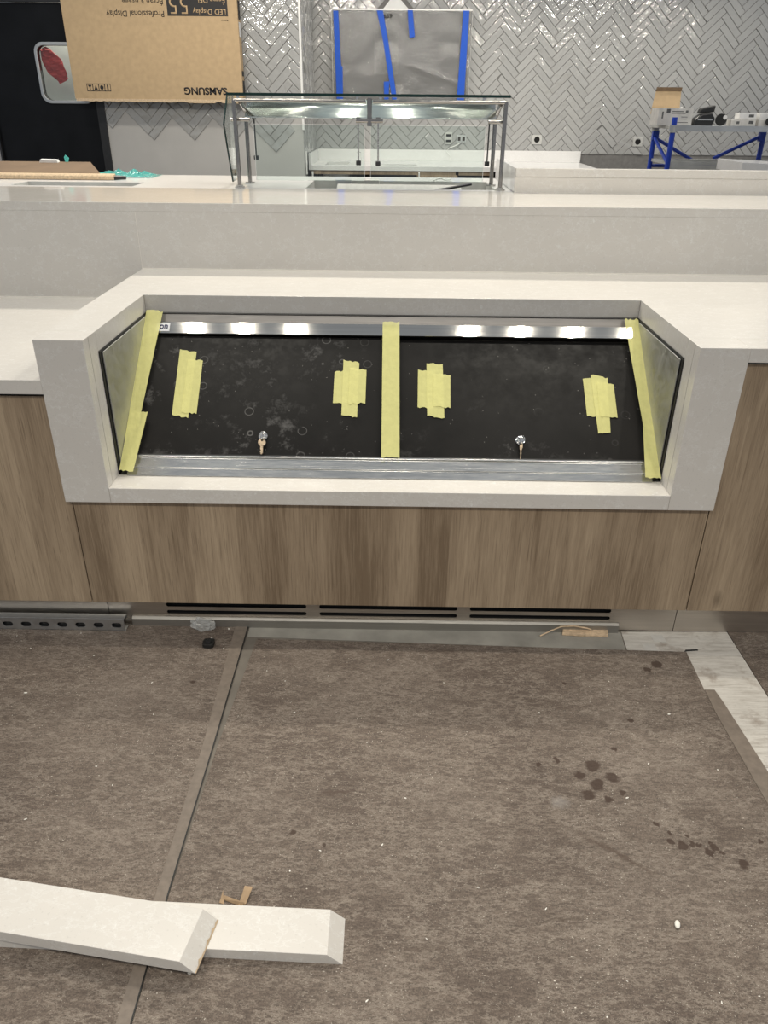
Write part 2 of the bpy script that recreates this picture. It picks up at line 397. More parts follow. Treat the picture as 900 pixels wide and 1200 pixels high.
def rrect(x0, x1, y0, y1, r, n=6):
    P = []
    for cx, cy, a in ((x1-r, y1-r, 0), (x0+r, y1-r, 90), (x0+r, y0+r, 180), (x1-r, y0+r, 270)):
        P += [(cx+r*math.cos(R(a+90*k/n)), cy+r*math.sin(R(a+90*k/n))) for k in range(n+1)]
    return P
def rect(x0, x1, y0, y1): return [(x0, y0), (x1, y0), (x1, y1), (x0, y1)]
def text(s, name, mat, parent, cx, y, cz, width, height, flip=True, bold=0.0, depth=.0006, face=None):
    cu = bpy.data.curves.new('t', 'FONT'); cu.body = s; cu.align_x = 'CENTER'; cu.align_y = 'CENTER'; cu.size = 1; cu.offset = bold; cu.extrude = 0
    t = bpy.data.objects.new('t', cu); C.objects.link(t)
    dg = bpy.context.evaluated_depsgraph_get(); me = bpy.data.meshes.new_from_object(t.evaluated_get(dg))
    bpy.data.objects.remove(t); bpy.data.curves.remove(cu)
    xs = [v.co.x for v in me.vertices]; ys = [v.co.y for v in me.vertices]
    mx, my = (min(xs)+max(xs))/2, (min(ys)+max(ys))/2
    kx, ky = width/(max(xs)-min(xs)), height/(max(ys)-min(ys)); sg = -1 if flip else 1
    bm = bmesh.new(); bm.from_mesh(me); bpy.data.meshes.remove(me)
    for v in bm.verts:
        a, b_ = sg*(v.co.x-mx)*kx, sg*(v.co.y-my)*ky
        v.co = Vector((cx+a, y, cz+b_)) if face is None else face(a, b_)
    r = bmesh.ops.extrude_face_region(bm, geom=list(bm.faces))
    nv = [g for g in r['geom'] if isinstance(g, bmesh.types.BMVert)]
    dv = Vector((0, -depth, 0)) if face is None else (face(0, 0)-EYE).normalized()*-depth
    bmesh.ops.translate(bm, vec=dv, verts=nv)
    mb = MB(); mb.bm.free(); mb.bm = bm
    return mb.build(name, mat, parent)

# ------------------------------------------------------------------ measured lines of the counter
X0, X1, X2, X3 = -.918, -.789, .780, .908
YF, YS, YB, YU, YW = 1.923, 2.015, 2.460, 2.889, 1.941
ZT, ZB, ZL, ZC, ZBAR, ZLOW, ZLB, T = .914, .450, .495, .877, 1.140, .807, .768, .859
XL, XR = -3.6, 3.9
LW, BW, XC = 8.0, 9.2, -.86       # near tiled wall, recessed wall, corner between

# ------------------------------------------------------------------ setting
struct(MB().box(-5, 5.2, -2.6, 9.4, -.1, 0).build('floor', 'floor_concrete'))
S2 = math.sqrt(2)
def herring(name, to3, nrm, a0, a1, b0, b1, W, phase, colmin=None, holes=(), parent=None):
    """45 degree herringbone of separate glazed tiles on a wall; to3(a,b) gives the wall point, nrm points out"""
    mb = MB(); L = 4*W; nrm = Vector(nrm); g = .0016
    def rot(x, y): return ((x-y)/S2+phase, (x+y)/S2)
    per = L*S2
    for c in range(-30, 60):
        ca = phase+c*per
        if ca < a0-per or ca > a1+per: continue
        for k in range(-10, 60):
            ox, oy = c*4*W+k*W, -c*4*W+k*W
            for kind in (0, 1):
                q = (ox, oy, ox+L, oy+W) if kind == 0 else (ox, oy+W, ox+W, oy+W+L)
                P = [rot(q[0]+g, q[1]+g), rot(q[2]-g, q[1]+g), rot(q[2]-g, q[3]-g), rot(q[0]+g, q[3]-g)]
                am = sum(p[0] for p in P)/4; bb = min(p[1] for p in P)
                orig = rot(ox, oy)[1]
                if colmin:
                    lim = colmin(c)
                    if orig < lim: continue
                if min(p[0] for p in P) < a0-.0 or max(p[0] for p in P) > a1 or bb < b0 or max(p[1] for p in P) > b1:
                    # clip partial tiles to the wall's limits
                    Q = clip(P, a0, a1, b0, b1)
                else: Q = P
                if len(Q) < 3: continue
                area = abs(sum(Q[i][0]*Q[(i+1) % len(Q)][1]-Q[(i+1) % len(Q)][0]*Q[i][1] for i in range(len(Q))))/2
                if area < 2e-5: continue
                cx = sum(p[0] for p in Q)/len(Q); cy = sum(p[1] for p in Q)/len(Q)
                if any(h[0] < cx < h[1] and h[2] < cy < h[3] for h in holes): continue
                tu, tv = random.gauss(0, .022), random.gauss(0, .022)
                lo = [to3(*p) for p in Q]
                mid = [to3(*p)+nrm*.0045 for p in Q]
                hi = []; md2 = []
                for p in Q:
                    dx, dy = cx-p[0], cy-p[1]; l = math.hypot(dx, dy) or 1
                    md2.append(to3(p[0]+dx/l*.003, p[1]+dy/l*.003)+nrm*(.0070+tu*(p[0]-cx)+tv*(p[1]-cy)))
                    qx, qy = p[0]+dx/l*.010, p[1]+dy/l*.010
                    hi.append(to3(qx, qy)+nrm*(.0085+tu*(qx-cx)+tv*(qy-cy)))
                n = len(Q)
                vs = [[mb.bm.verts.new(p) for p in ring] for ring in (lo, mid, md2, hi)]
                for r_ in (0, 1, 2):
                    for i in range(n): mb.bm.faces.new((vs[r_][i], vs[r_][(i+1) % n], vs[r_+1][(i+1) % n], vs[r_+1][i]))
                mb.bm.faces.new(vs[3])
    return mb.build(name, 'glazed_tile', parent)
def clip(P, a0, a1, b0, b1):
    for ax, s, lim in ((0, 1, a0), (0, -1, -a1), (1, 1, b0), (1, -1, -b1)):
        out = []
        for i in range(len(P)):
            p, q = P[i], P[(i+1) % len(P)]
            dp, dq = s*p[ax]-lim, s*q[ax]-lim
            if dp >= 0: out.append(p)
            if (dp >= 0) != (dq >= 0):
                t = dp/(dp-dq); out.append((p[0]+(q[0]-p[0])*t, p[1]+(q[1]-p[1])*t))
        P = out
        if len(P) < 3: return []
    return P
# recessed back wall
wb = struct(MB().box(XC-.1, 5.2, BW, BW+.12, 0, 3.2).build('wall_back', 'grout'))
ZTOP = 3.2
herring('herringbone_tiles', lambda a, b: Vector((a, BW, b)), (0, -1, 0), XC+.004, 5.0, 1.0, ZTOP, .0652, 1.277, parent=wb, holes=((-.16, .14, 2.27, 2.42),))
MB().prism([(-.16, BW-.012, 2.285), (.14, BW-.012, 2.285), (-.02, BW-.012, 2.44)], (0, .012, 0)).build('bare_patch', 'white_plaster', wb)
# tiled wall nearer to the viewer, left
wl = struct(MB().box(-2.69, XC, LW, LW+.12, 0, 3.2).build('wall_left', 'plaster'))
cm = {-3: 1.195, -2: 1.055, -1: 1.135, 0: 1.05, 1: 1.008}
MB().box(-2.69, XC, LW-.0015, LW, 1.55, 3.2).build('mortar_bed', 'grout', wl)
herring('herringbone_tiles', lambda a, b: Vector((a, LW, b)), (0, -1, 0), -2.69, XC-.004, .95, ZTOP, .0672, -1.503, colmin=lambda c: cm.get(c, 1.2), parent=wl)
struct(MB().box(XC-.12, XC, LW+.12, BW, 0, 3.2).build('wall_return', 'grout'))
wr = bpy.data.objects['wall_return']
herring('herringbone_tiles', lambda a, b: Vector((XC, a, b)), (1, 0, 0), LW+.002, BW-.01, .93, ZTOP, .0652, 8.4, parent=wr)
struct(MB().box(XC-.006, XC+.012, LW-.012, LW+.004, 1.24, 3.2).build('trim_1', 'white_plaster'))
# door wall on the far left
struct(MB().box(-5, -3.74, LW, LW+.12, 0, 3.2).build('wall_far_left', 'plaster'))
struct(MB().box(-3.74, -2.69, LW, LW+.12, 2.25, 3.2).build('wall_over_door', 'plaster'))
dr = struct(MB().plate(rect(-3.72, -2.765, .01, 2.22), [rrect(-3.235, -2.80, 1.465, 1.90, .07)], lambda a, b: Vector((a, LW+.02, b)), (0, .045, 0)).build('door_1', 'black_door'))
MB().plate(rrect(-3.262, -2.773, 1.438, 1.927, .085), [rrect(-3.235, -2.80, 1.465, 1.90, .065)], lambda a, b: Vector((a, LW+.004, b)), (0, .02, 0)).build('window_gasket', 'galvanised', dr, .004)
MB().plate(rrect(-3.234, -2.801, 1.466, 1.899, .07), [], lambda a, b: Vector((a, LW+.034, b)), (0, .006, 0)).build('window_pane', 'clear_glass', dr)
struct(MB().plate([(-3.74, 0), (-2.69, 0), (-2.69, 2.25), (-3.74, 2.25)], [rect(-3.722, -2.762, .005, 2.225)], lambda a, b: Vector((a, LW-.015, b)), (0, .12, 0)).build('trim_2', 'black_plastic'))
struct(MB().box(-3.6, -2.5, LW+.50, LW+.55, .6, 2.6).build('wall_beyond_door', 'white_plaster'))
# red cloth behind the door's pane
rc = MB(); N = 14
vv = [[None]*4 for _ in range(N)]
for i in range(N):
    t = i/(N-1); x = -3.21+.15*t; z = 1.88-.26*t; wd = .025+.05*math.sin(PI*min(1, t*1.1)*.9)
    for j in range(4):
        s_ = (j/3-.5)*2
        vv[i][j] = rc.bm.verts.new((x+s_*wd, LW+.10+.015*math.sin(i*1.3+j*2), z+s_*wd*.5))
for i in range(N-1):
    for j in range(3): rc.bm.faces.new((vv[i][j], vv[i+1][j], vv[i+1][j+1], vv[i][j+1]))
o = rc.build('cloth', 'red_cloth'); m_ = o.modifiers.new('s', 'SOLIDIFY'); m_.thickness = .012
tag(o, 'red cloth hanging behind the window of the black door', 'cloth')

# ------------------------------------------------------------------ floor coverings
def board(name, pts, z0, z1, mat, label, cat, group=None):
    o = MB().prism([(x, y, z0) for x, y in pts], (0, 0, z1-z0)).build(name, mat)
    return tag(o, label, cat, group)
board('protection_board', [(-2.4, -1.5), (-.472, -1.5), (-.460, 1.03), (-.452, 1.45), (-.478, 1.955), (-2.4, 1.95)], 0, .0035, 'fibreboard', 'brown fibreboard sheet on the floor left of the dark seam', 'floor board')
board('protection_board', [(-.4425, -1.5), (.905, -1.5), (.905, 1.15), (.897, 1.30), (.888, 1.60), (.897, 1.861), (-.402, 1.893), (-.4310, 1.45), (-.4455, 1.03)], 0, .0035, 'fibreboard', 'large brown fibreboard sheet with dark drip stains, right of the seam', 'floor board')
board('protection_board', [(1.066, -1.5), (3.2, -1.5), (3.2, 1.96), (1.060, 1.965)], 0, .0035, 'fibreboard', 'dark brown board sheet right of the pale plank strip', 'floor board')
board('seam_strip', [(-.4800, -1.5), (-.444, -1.5), (-.4485, 1.03), (-.4425, 1.45), (-.4400, 1.955), (-.4790, 1.955), (-.4690, 1.45), (-.4735, 1.03)], 0.0035, .0045, 'tape_on_floor', 'long narrow brown tape strip covering the seam between two boards', 'tape')
board('crack_filler', [(-.4455, -1.5), (-.4425, -1.5), (-.4472, 1.03), (-.4400, 1.45), (-.4370, 1.955), (-.4405, 1.955), (-.4432, 1.45), (-.4495, 1.03)], .0040, .0050, 'black_rubber', 'thin dark seam line between the two brown boards', 'seam')
board('paper_strip', [(-.434, 1.905), (.717, 1.866), (.7245, 1.957), (-.434, 1.955)], .0005, .0018, 'grey_paper', 'grey paper strip on the floor along the toe kick', 'floor paper')
board('floor_plank', [(.7265, 1.957), (.717, 1.80), (.80, -1.5), (1.064, -1.5), (1.058, 1.966)], .0004, .0026, 'pale_plank', 'pale grey wood-look plank strip turning the corner of the brown board', 'floor tile')
board('board_strip', [(.9052, -1.5), (.951, -1.5), (.941, 1.39), (.925, 1.64), (.919, 1.69), (.8915, 1.69), (.8885, 1.60), (.8975, 1.30), (.9052, 1.15)], .0027, .0048, 'tape_on_floor', 'narrow brown board edge between fibreboard and pale planks', 'floor board')

# ------------------------------------------------------------------ counter base
cab = tag(empty('counter_cabinet', (0, 2.4, 0)), 'long oak laminate counter cabinet with a steel toe kick', 'cabinet')
MB().box(XL, XR, YW+.02, YU+.02, .09, .44).box(XL, X0+.01, YW+.02, YU+.02, .44, ZLB-.002).box(X3-.01, XR, YW+.02, YU+.02, .44, ZC-.002).box(X1-.01, X2+.01, YB+.04, YU+.02, .44, T-.002).build('carcass', 'dark_cabinet', cab)
Xa, Xb = -.907, .905
MB().box(-2.1, Xa-.0015, YW, YW+.018, .098, .757).build('front_panel', 'oak_laminate', cab, .0008)
MB().box(Xa+.0015, Xb-.0015, YW, YW+.018, .098, ZB-.002).build('front_panel', 'oak_laminate', cab, .0008)
MB().prism([(Xb+.0015, YW, .098), (2.1, YW, .098), (2.1, YW, ZC-.008), (X3+.002, YW, ZC-.008), (X3+.002, YW, ZB-.004), (Xb+.0015, YW, ZB-.004)], (0, .018, 0)).build('front_panel', 'oak_laminate', cab, .0008)
YK = 1.963
def slotpair(a, b): return [rrect(a, b, .0430, .0560, .0060, 4), rrect(a, b, .0690, .0835, .0060, 4)]
tk = lambda a, b: Vector((a, YK, b))
MB().plate(rect(-.871, .887, .004, .0975), slotpair(-.690, -.255)+slotpair(-.215, .212)+slotpair(.251, .686), tk, (0, .002, 0)).build('toe_kick_grille', 'kick_steel', cab)
MB().box(-2.4, -.873, YK, YK+.002, .004, .0975).build('toe_kick_panel', 'kick_steel', cab)
MB().box(.889, 2.4, YK, YK+.002, .004, .0975).build('toe_kick_panel', 'kick_steel', cab)
MB().box(-.8, .8, YK+.012, YK+.02, .02, .0975).build('vent_backing', 'void', cab)
lp = tag(MB().prism([(-.80, 1.951, .0), (-.80, YK-.0005, .0), (-.80, YK-.0005, .035), (-.80, 1.958, .035), (-.80, 1.951, .029)], (1.515, 0, 0)).build('steel_angle', 'angle_steel', None, .001), 'long thin steel angle lying against the foot of the toe kick', 'metal strip')

# low countertop, left
low = tag(empty('stone_countertop', (-2.2, 2.4, ZLB)), 'low pale quartz countertop left of the framed display case', 'countertop')
MB().box(XL, X0, YF, YU, ZLB, ZLOW).build('slab', 'quartz', low, .0012)
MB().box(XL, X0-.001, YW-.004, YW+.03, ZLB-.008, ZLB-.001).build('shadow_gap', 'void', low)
# high countertop with the picture-frame surround
top = tag(empty('stone_countertop', (0, 2.4, ZB)), 'raised pale quartz countertop with boxed frame around the taped display case', 'countertop')
MB().prism([(X0, YS, T), (X1, YS, T), (X1, YB, T), (X2, YB, T), (X2, YS, T), (X3, YS, T), (XR, YS, T), (XR, YU, T), (X0, YU, T)], (0, 0, ZT-T)).build('slab', 'quartz', top, .0008)
MB().prism([(X0, YF, ZB), (X1, YF, ZB), (X1, YF, ZT), (X0, YF, ZT)], (0, YS-YF, 0)).build('frame_side', 'quartz', top, .0012)
MB().prism([(X2, YF, ZB), (X3, YF, ZB), (X3, YF, ZT), (X2, YF, ZT)], (0, YS-YF, 0)).build('frame_side', 'quartz', top, .0012)
MB().prism([(X1, YF, ZB), (X2, YF, ZB), (X2, YF, ZL), (X1, YF, ZL)], (0, YS-YF, 0)).build('frame_sill', 'quartz', top, .0012)
MB().prism([(X3, YF, ZC), (XR, YF, ZC), (XR, YF, ZT), (X3, YF, ZT)], (0, YS-YF, 0)).build('front_edge', 'quartz', top, .0012)
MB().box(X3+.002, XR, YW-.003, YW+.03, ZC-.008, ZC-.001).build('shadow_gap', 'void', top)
MB().box(X0, X0+.03, YS, YU, ZLOW, T).build('side_cheek', 'quartz', top)
MB().box(X1-.045, X1-.004, YS, YB+.03, ZB, T).build('frame_liner', 'quartz', top)
MB().box(X2+.004, X2+.045, YS, YB+.03, ZB, T).build('frame_liner', 'quartz', top)

for x in (X1, X2): MB().box(x-.0006, x+.0006, YF-.0004, YF+.002, ZB+.001, ZL).build('joint', 'joint_line', top)
for x0, x1 in ((X1-.0003, X1+.0005), (X2-.0005, X2+.0003)): MB().box(x0, x1, 1.960, 1.9612, ZL, ZT-.001).build('joint', 'joint_line', top)
for x0, x1 in ((X1+.0002, X1+.0014), (X2-.0014, X2-.0002)): MB().box(x0, x1, YB-.0014, YB-.0002, T, ZT-.001).build('joint', 'joint_line', top)
# bar wall and bar top
bar = tag(empty('stone_bar', (0, 3.1, ZLOW)), 'raised pale quartz bar wall with polished top behind the display case', 'counter')
MB().box(XL, X0-.001, YU, YU+.03, ZLOW, ZBAR-.03).build('upright_panel', 'quartz', bar)
MB().box(X0+.001, XR, YU, YU+.03, ZT, ZBAR-.03).build('upright_panel', 'quartz', bar)
MB().box(X0-.001, X0+.001, YU+.0006, YU+.03, ZLOW, ZBAR-.03).build('joint', 'caulk', bar)
MB().box(XL, XR, YU, 3.425, ZBAR-.03, ZBAR).build('bar_top', 'quartz_polished', bar, .0012)
MB().box(XL, X0-.002, YU-.003, YU+.002, ZLOW, ZLOW+.003).box(X0, XR, YU-.003, YU+.002, ZT, ZT+.003).build('caulk_bead', 'caulk', bar)
MB().box(XL+.02, XR, YU+.05, 3.37, .0, ZBAR-.032).build('core', 'dark_cabinet', bar)
# white counter behind with a recessed pan
wc = tag(empty('white_counter', (-1.2, 3.75, 0)), 'white stone serving counter behind the bar holding the glass sneeze guard', 'counter')
YR = 4.075
MB().plate([(XL, 3.427), (.95, 3.427), (.95, YR), (XL, YR)], [[(-.375, 3.475), (.425, 3.475), (.425, 3.87), (-.375, 3.87)], [(-1.62, 3.475), (-1.10, 3.475), (-1.10, 3.66), (-1.62, 3.66)]], lambda a, b: Vector((a, b, ZBAR-.03)), (0, 0, .03)).build('slab', 'quartz_white', wc)
MB().box(XL, .90, 3.44, YR-.03, 0, 1.0).build('base', 'dark_cabinet', wc)
def pan(name, x0, x1, y0, y1, d, mat, par):
    t = .003
    MB().box(x0, x1, y0, y1, ZBAR-d-t, ZBAR-d).box(x0, x0+t, y0, y1, ZBAR-d, ZBAR-.001).box(x1-t, x1, y0, y1, ZBAR-d, ZBAR-.001).box(x0+t, x1-t, y0, y0+t, ZBAR-d, ZBAR-.001).box(x0+t, x1-t, y1-t, y1, ZBAR-d, ZBAR-.001).build(name, mat, par)
pan('recessed_well', -.375, .425, 3.475, 3.87, .06, 'galv_board', wc)
pan('recessed_well', -1.62, -1.10, 3.475, 3.66, .022, 'galv_board', wc)
# upright end block on the right
blk = tag(empty('stone_upright', (2.2, 3.40, ZBAR)), 'low beige quartz upright closing the right part of the bar top', 'counter')
MB().box(.487, XR, 3.372, 3.402, ZBAR, 1.200).build('panel', 'quartz', blk)
MB().box(.487, .517, 3.406, 4.06, ZBAR+.0005, 1.231).build('return_panel', 'quartz_white', blk, .001)
MB().box(.487, XR, 3.370, 3.405, 1.200, 1.231).build('cap', 'quartz', blk, .001)
MB().box(1.0, XR, 3.45, 3.9, 0, 1.10).build('backing', 'dark_cabinet', blk)

# ------------------------------------------------------------------ display case
case = tag(empty('display_case', (0, YS, ZL)), 'built-in slanted display case with two black sliding doors in a white frame', 'display case')
P0 = Vector((0, 2.005, .495)); U = Vector((0, .455, .364)).normalized(); Nn = Vector((0, -U.z, U.y))
def sp(x, s, n=0.0): return Vector((x, 0, 0))+P0+U*s+Nn*n
def slab(mb, x0, x1, s0, s1, n0, n1):
    return mb.quadbox([sp(x0, s0, n0), sp(x1, s0, n0), sp(x1, s1, n0), sp(x0, s1, n0), sp(x0, s0, n1), sp(x1, s0, n1), sp(x1, s1, n1), sp(x0, s1, n1)])
for sgn, XX in ((1, X1), (-1, X2)):
    a = XX+sgn*.001; b = XX+sgn*.0045; c = XX+sgn*.008
    MB().prism([(a, YS-.001, T+.0), (a, YB+.0, T+.0), (a, YB, T-.02), (a, YS+.03, ZL-.0), (a, YS-.001, ZL)], (sgn*.002, 0, 0)).build('gasket', 'black_rubber', case)
    MB().prism([(b, YS+.014, T-.006), (b, YB-.004, T-.006), (b, YB-.012, T-.035), (b, YS+.014, ZL+.012)], (sgn*.003, 0, 0)).build('side_panel', 'steel_clouded', case, .0006)
Wd0, Wd1 = X1+.006, X2-.006
MB().prism([sp(Wd0, .5785, .000), sp(Wd0, .535, -.022), sp(Wd0, .535, -.026), sp(Wd0, .5785, -.004)], (Wd1-Wd0, 0, 0)).build('top_rail', 'steel_matte', case)
slab(MB(), Wd0, Wd1, .5765, .5800, -.002, .003).build('gasket', 'black_rubber', case)
lr = MB().prism([sp(Wd0+.02, .4985, .000), sp(Wd0+.02, .4985, .006), sp(Wd0+.02, .5415, .006), sp(Wd0+.02, .5415, -.002)], (Wd1-Wd0-.04, 0, 0)).build('door_head_rail', 'rail_steel', case, .0008)
# bottom track: three steps
MB().prism([sp(Wd0+.02, s, n) for s, n in ((.002, -.02), (.002, .002), (.026, .002), (.027, .007), (.036, .007), (.037, .001), (.060, .001), (.062, .008), (.066, .008), (.066, -.02))], (Wd1-Wd0-.04, 0, 0)).build('bottom_track', 'track_steel', case, .0006)
XM = -.004
LK = []
for (a, b, n) in ((Wd0+.018, XM+.012, -.006), (XM-.004, Wd1-.018, -.012)):
    d = slab(MB(), a, b, .068, .497, n-.010, n).build('sliding_door', 'black_door_sheet', case, .002)
    LK.append((d, n))
slab(MB(), Wd0+.02, Wd1-.02, .0665, .0745, -.02, -.001).build('door_sweep', 'black_rubber', case)
slab(MB(), XM-.005, XM+.004, .075, .49, -.006, -.002).build('door_edge', 'black_plastic', case)
MB().box(Wd0+.01, Wd1-.01, 2.12, YB+.03, ZL-.04, ZL-.01).build('case_floor', 'dark_cabinet', case)
# locks and keys on the doors
for (d, n), lx, ang, edge in ((LK[0], -.3795, .05, 0), (LK[1], .382, -.12, 1)):
    s0 = .138
    MB().tube(sp(lx, s0, n-.001), sp(lx, s0, n+.005), .0135, 20).tube(sp(lx, s0, n+.005), sp(lx, s0, n+.011), .0095, 20).build('lock', 'steel_polished', d, .001)
    k = MB()
    def kp(u, v, nn): return sp(lx+u*math.cos(ang)-v*math.sin(ang)*-1, s0+v, nn)
    # inserted key, bow standing out
    k.prism([sp(lx-.0012, s0-.006+.006*math.sin(t)*2.0, n+.016+.010*math.cos(t)) for t in [2*PI*i/14 for i in range(14)]], (.0024, 0, 0))
    k.prism([sp(lx-.001, s0-.010, n+.010), sp(lx-.001, s0-.002, n+.010), sp(lx-.001, s0-.002, n+.018), sp(lx-.001, s0-.010, n+.018)], (.002, 0, 0))
    # ring
    k.path([sp(lx+.002+.010*math.cos(t), s0-.004+.012*math.sin(t), n+.018) for t in [2*PI*i/20 for i in range(21)]], .0011, 6)
    k.build('key_ring', 'steel_polished', d)
    h = MB()
    tilt = -.03 if not edge else .10
    c0 = s0-.026; n0 = n+.012
    pw = 1.0 if not edge else .38
    bow = [(.0115*pw*math.cos(t), .0125*math.sin(t)) for t in [2*PI*i/20 for i in range(20)]]
    hole = [(.003*pw*math.cos(t), .0065+.0028*math.sin(t)) for t in [2*PI*i/10 for i in range(10)]]
    sh = lambda a_, b_: sp(lx+a_+(b_)*tilt, c0+b_, n0)
    h.plate(bow, [hole], sh, Nn*.0022)
    bl = [(-.0042*pw, -.009), (.0042*pw, -.009), (.0042*pw, -.036), (.0008*pw, -.041), (-.003*pw, -.038), (-.0022*pw, -.033), (-.0042*pw, -.030), (-.0026*pw, -.025), (-.0042*pw, -.021)]
    h.plate(bl, [], sh, Nn*.0022)
    h.build('key', 'key_brass', d)
# maker's plate at the top left of the rail
pl = slab(MB(), -.745, -.703, .505, .537, .0062, .0070).build('label_plate', 'label_white', case)
text('on', 'label_letters', 'ink_navy', case, 0, 0, 0, .026, .017, flip=False, bold=.02, face=lambda a, b: sp(-.722+a, .521+b, .0072))

# ------------------------------------------------------------------ yellow tape
def strip(mb, P, n, t=.0006, rag=0.0, seed=0, nseg=10):
    """tape from four (x,s) corners: top-left, top-right, bottom-right, bottom-left, torn ends, slight ripple"""
    rnd = random.Random(seed); TL, TR, BR, BL = [Vector((p[0], p[1], 0)) for p in P]
    cols = 7; rows = nseg; G = []
    for j in range(rows+1):
        v = j/rows; row = []
        for i in range(cols+1):
            u = i/cols; p = (TL*(1-u)+TR*u)*(1-v)+(BL*(1-u)+BR*u)*v
            if j in (0, rows): p = p+Vector((0, rnd.uniform(-1, 1)*rag, 0))
            lift = n+.0012*abs(noise.noise(Vector((p.x*60, p.y*14, seed))))
            row.append(mb.bm.verts.new(sp(p.x, p.y, lift)))
        G.append(row)
    fs = []
    for j in range(rows):
        for i in range(cols): fs.append(mb.bm.faces.new((G[j][i], G[j][i+1], G[j+1][i+1], G[j+1][i])))
    return mb
def tape_obj(P, n, label, seed, rag=.003, parent=None, name='masking_tape'):
    o = strip(MB(), P, n, rag=rag, seed=seed).build(name, 'yellow_tape', parent)
    if parent is None: tag(o, label, 'tape')
    return o
tape_obj([(-.0314, .545), (.0212, .545), (.0252, .064), (-.0275, .064)], .015, 'vertical yellow masking tape over the gap between the two black doors', 3)
tape_obj([(-.7822, .578), (-.7290, .574), (-.7480, .16), (-.7822, .11)], .0155, 'long yellow masking tape down the left edge of the display case', 5, .004)
tape_obj([(-.779, .207), (-.7255, .203), (-.7405, .004), (-.781, .010)], .0175, 'short crinkled yellow tape at the lower left corner of the display case', 6, .004)
tape_obj([(.7300, .565), (.7740, .565), (.7740, .172), (.7437, .177)], .0155, 'long yellow masking tape down the right edge of the display case', 8, .004)
tape_obj([(.7420, .176), (.7738, .180), (.7738, .007), (.7291, .009)], .0175, 'short yellow tape piece at the lower right corner of the display case', 9, .003)
patches = [
 ('yellow tape patch of two strips at the far left of the left black door', [[(-.6638, .4427), (-.6108, .4339), (-.6097, .198), (-.6597, .209)], [(-.6344, .4081), (-.5874, .4025), (-.5858, .2131), (-.6326, .2183)]]),
 ('yellow tape patch on the left black door beside the centre tape', [[(-.177, .3678), (-.1299, .3747), (-.1285, .2556), (-.1776, .2578)], [(-.151, .412), (-.1016, .403), (-.1030, .2055), (-.1501, .2136)], [(-.1301, .3809), (-.0787, .3754), (-.0796, .2563), (-.131, .2525)]]),
 ('yellow tape patch on the right black door beside the centre tape', [[(.0804, .384), (.1329, .3785), (.1289, .2474), (.0788, .2467)], [(.1068, .4095), (.1569, .4039), (.1592, .2094), (.1076, .2204)], [(.1276, .3691), (.1799, .3637), (.1778, .2481), (.1264, .2504)]]),
 ('yellow tape patch with a torn lower tail at the right end of the right door', [[(.5872, .3582), (.6400, .3612), (.6423, .2254), (.5886, .2246)], [(.6121, .372), (.6633, .3614), (.6530, .1671), (.6163, .1666)], [(.6281, .3456), (.679, .3381), (.6787, .22), (.6269, .2251)]])]
for i, (lab, ss) in enumerate(patches):
    t = tag(empty('tape_patch', sp((ss[0][0][0]+ss[0][1][0])/2, .21, 0)), lab, 'tape')
    for j, P in enumerate(ss):
        # keep the widths and lengths of the strips
        tape_obj(P, (-.0045 if i < 2 else -.0105)+.0014*j, None, 20+i*5+j, .003, t, 'tape_strip')

# ------------------------------------------------------------------ things on the floor
st = tag(empty('slotted_strut', (-1.6, 1.945, .0036)), 'grey galvanised slotted steel channel lying against the toe kick', 'metal channel')
zA, zC = .0036, .0446
sl_ = [rrect(x-.0155, x+.0155, .0150, .0325, .0086, 4) for x in [-.8384-.0562*k for k in range(18)]]
MB().plate(rect(-1.87, -.815, zA, zC+.001), sl_, lambda a, b: Vector((a, 1.9225, b)), (0, .0025, 0)).build('slotted_face', 'galvanised', st)
MB().box(-1.87, -.813, 1.9225, 1.949, zC+.0012, zC+.0036).box(-1.87, -.813, 1.9225, 1.949, zA, zA+.0022).box(-1.87, -.813, 1.947, 1.949, zC-.008, zC+.001).build('flange', 'galvanised', st, .0006)
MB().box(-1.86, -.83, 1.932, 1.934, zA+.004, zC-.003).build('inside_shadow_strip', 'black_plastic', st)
cp = tag(empty('bottle_cap', (-.541, 1.858, .0036)), 'small black plastic cap on the floor near the toe kick', 'cap')
MB().plate(rrect(-.559, -.525, 1.842, 1.876, .009), [], lambda a, b: Vector((a, b, .0038)), (0, 0, .012)).build('cap_body', 'black_rubber', cp, .003)
MB().tube((-.541, 1.858, .016), (-.541, 1.858, .0195), .008, 12).build('cap_stud', 'black_plastic', cp, .001)
wm = bmesh.new(); bmesh.ops.create_icosphere(wm, subdivisions=3, radius=1)
for v in wm.verts:
    k = 1+.55*noise.noise(v.co*2.6)+random.uniform(-.12, .12)
    v.co = Vector((-.574+v.co.x*.034*k, 1.934+v.co.y*.014*k, max(.0040, .022+v.co.z*.024*k)))
mb = MB(); mb.bm.free(); mb.bm = wm
o = mb.build('plastic_wrap', 'clear_wrap'); tag(o, 'crumpled clear plastic scrap against the steel toe kick', 'plastic scrap')
pb = bmesh.new(); bmesh.ops.create_uvsphere(pb, u_segments=18, v_segments=10, radius=1)
for v in pb.verts: v.co = Vector((.5855+v.co.x*.0075*math.cos(1.1)-v.co.y*.0055*math.sin(1.1), .981+v.co.x*.0095*math.sin(1.1)+v.co.y*.0062*math.cos(1.1), .0075+v.co.z*.0038))
mb = MB(); mb.bm.free(); mb.bm = pb
tag(mb.build('white_plug', 'chip_white', None, 0, True), 'oval white plug lying on the brown board, lower right', 'plug')
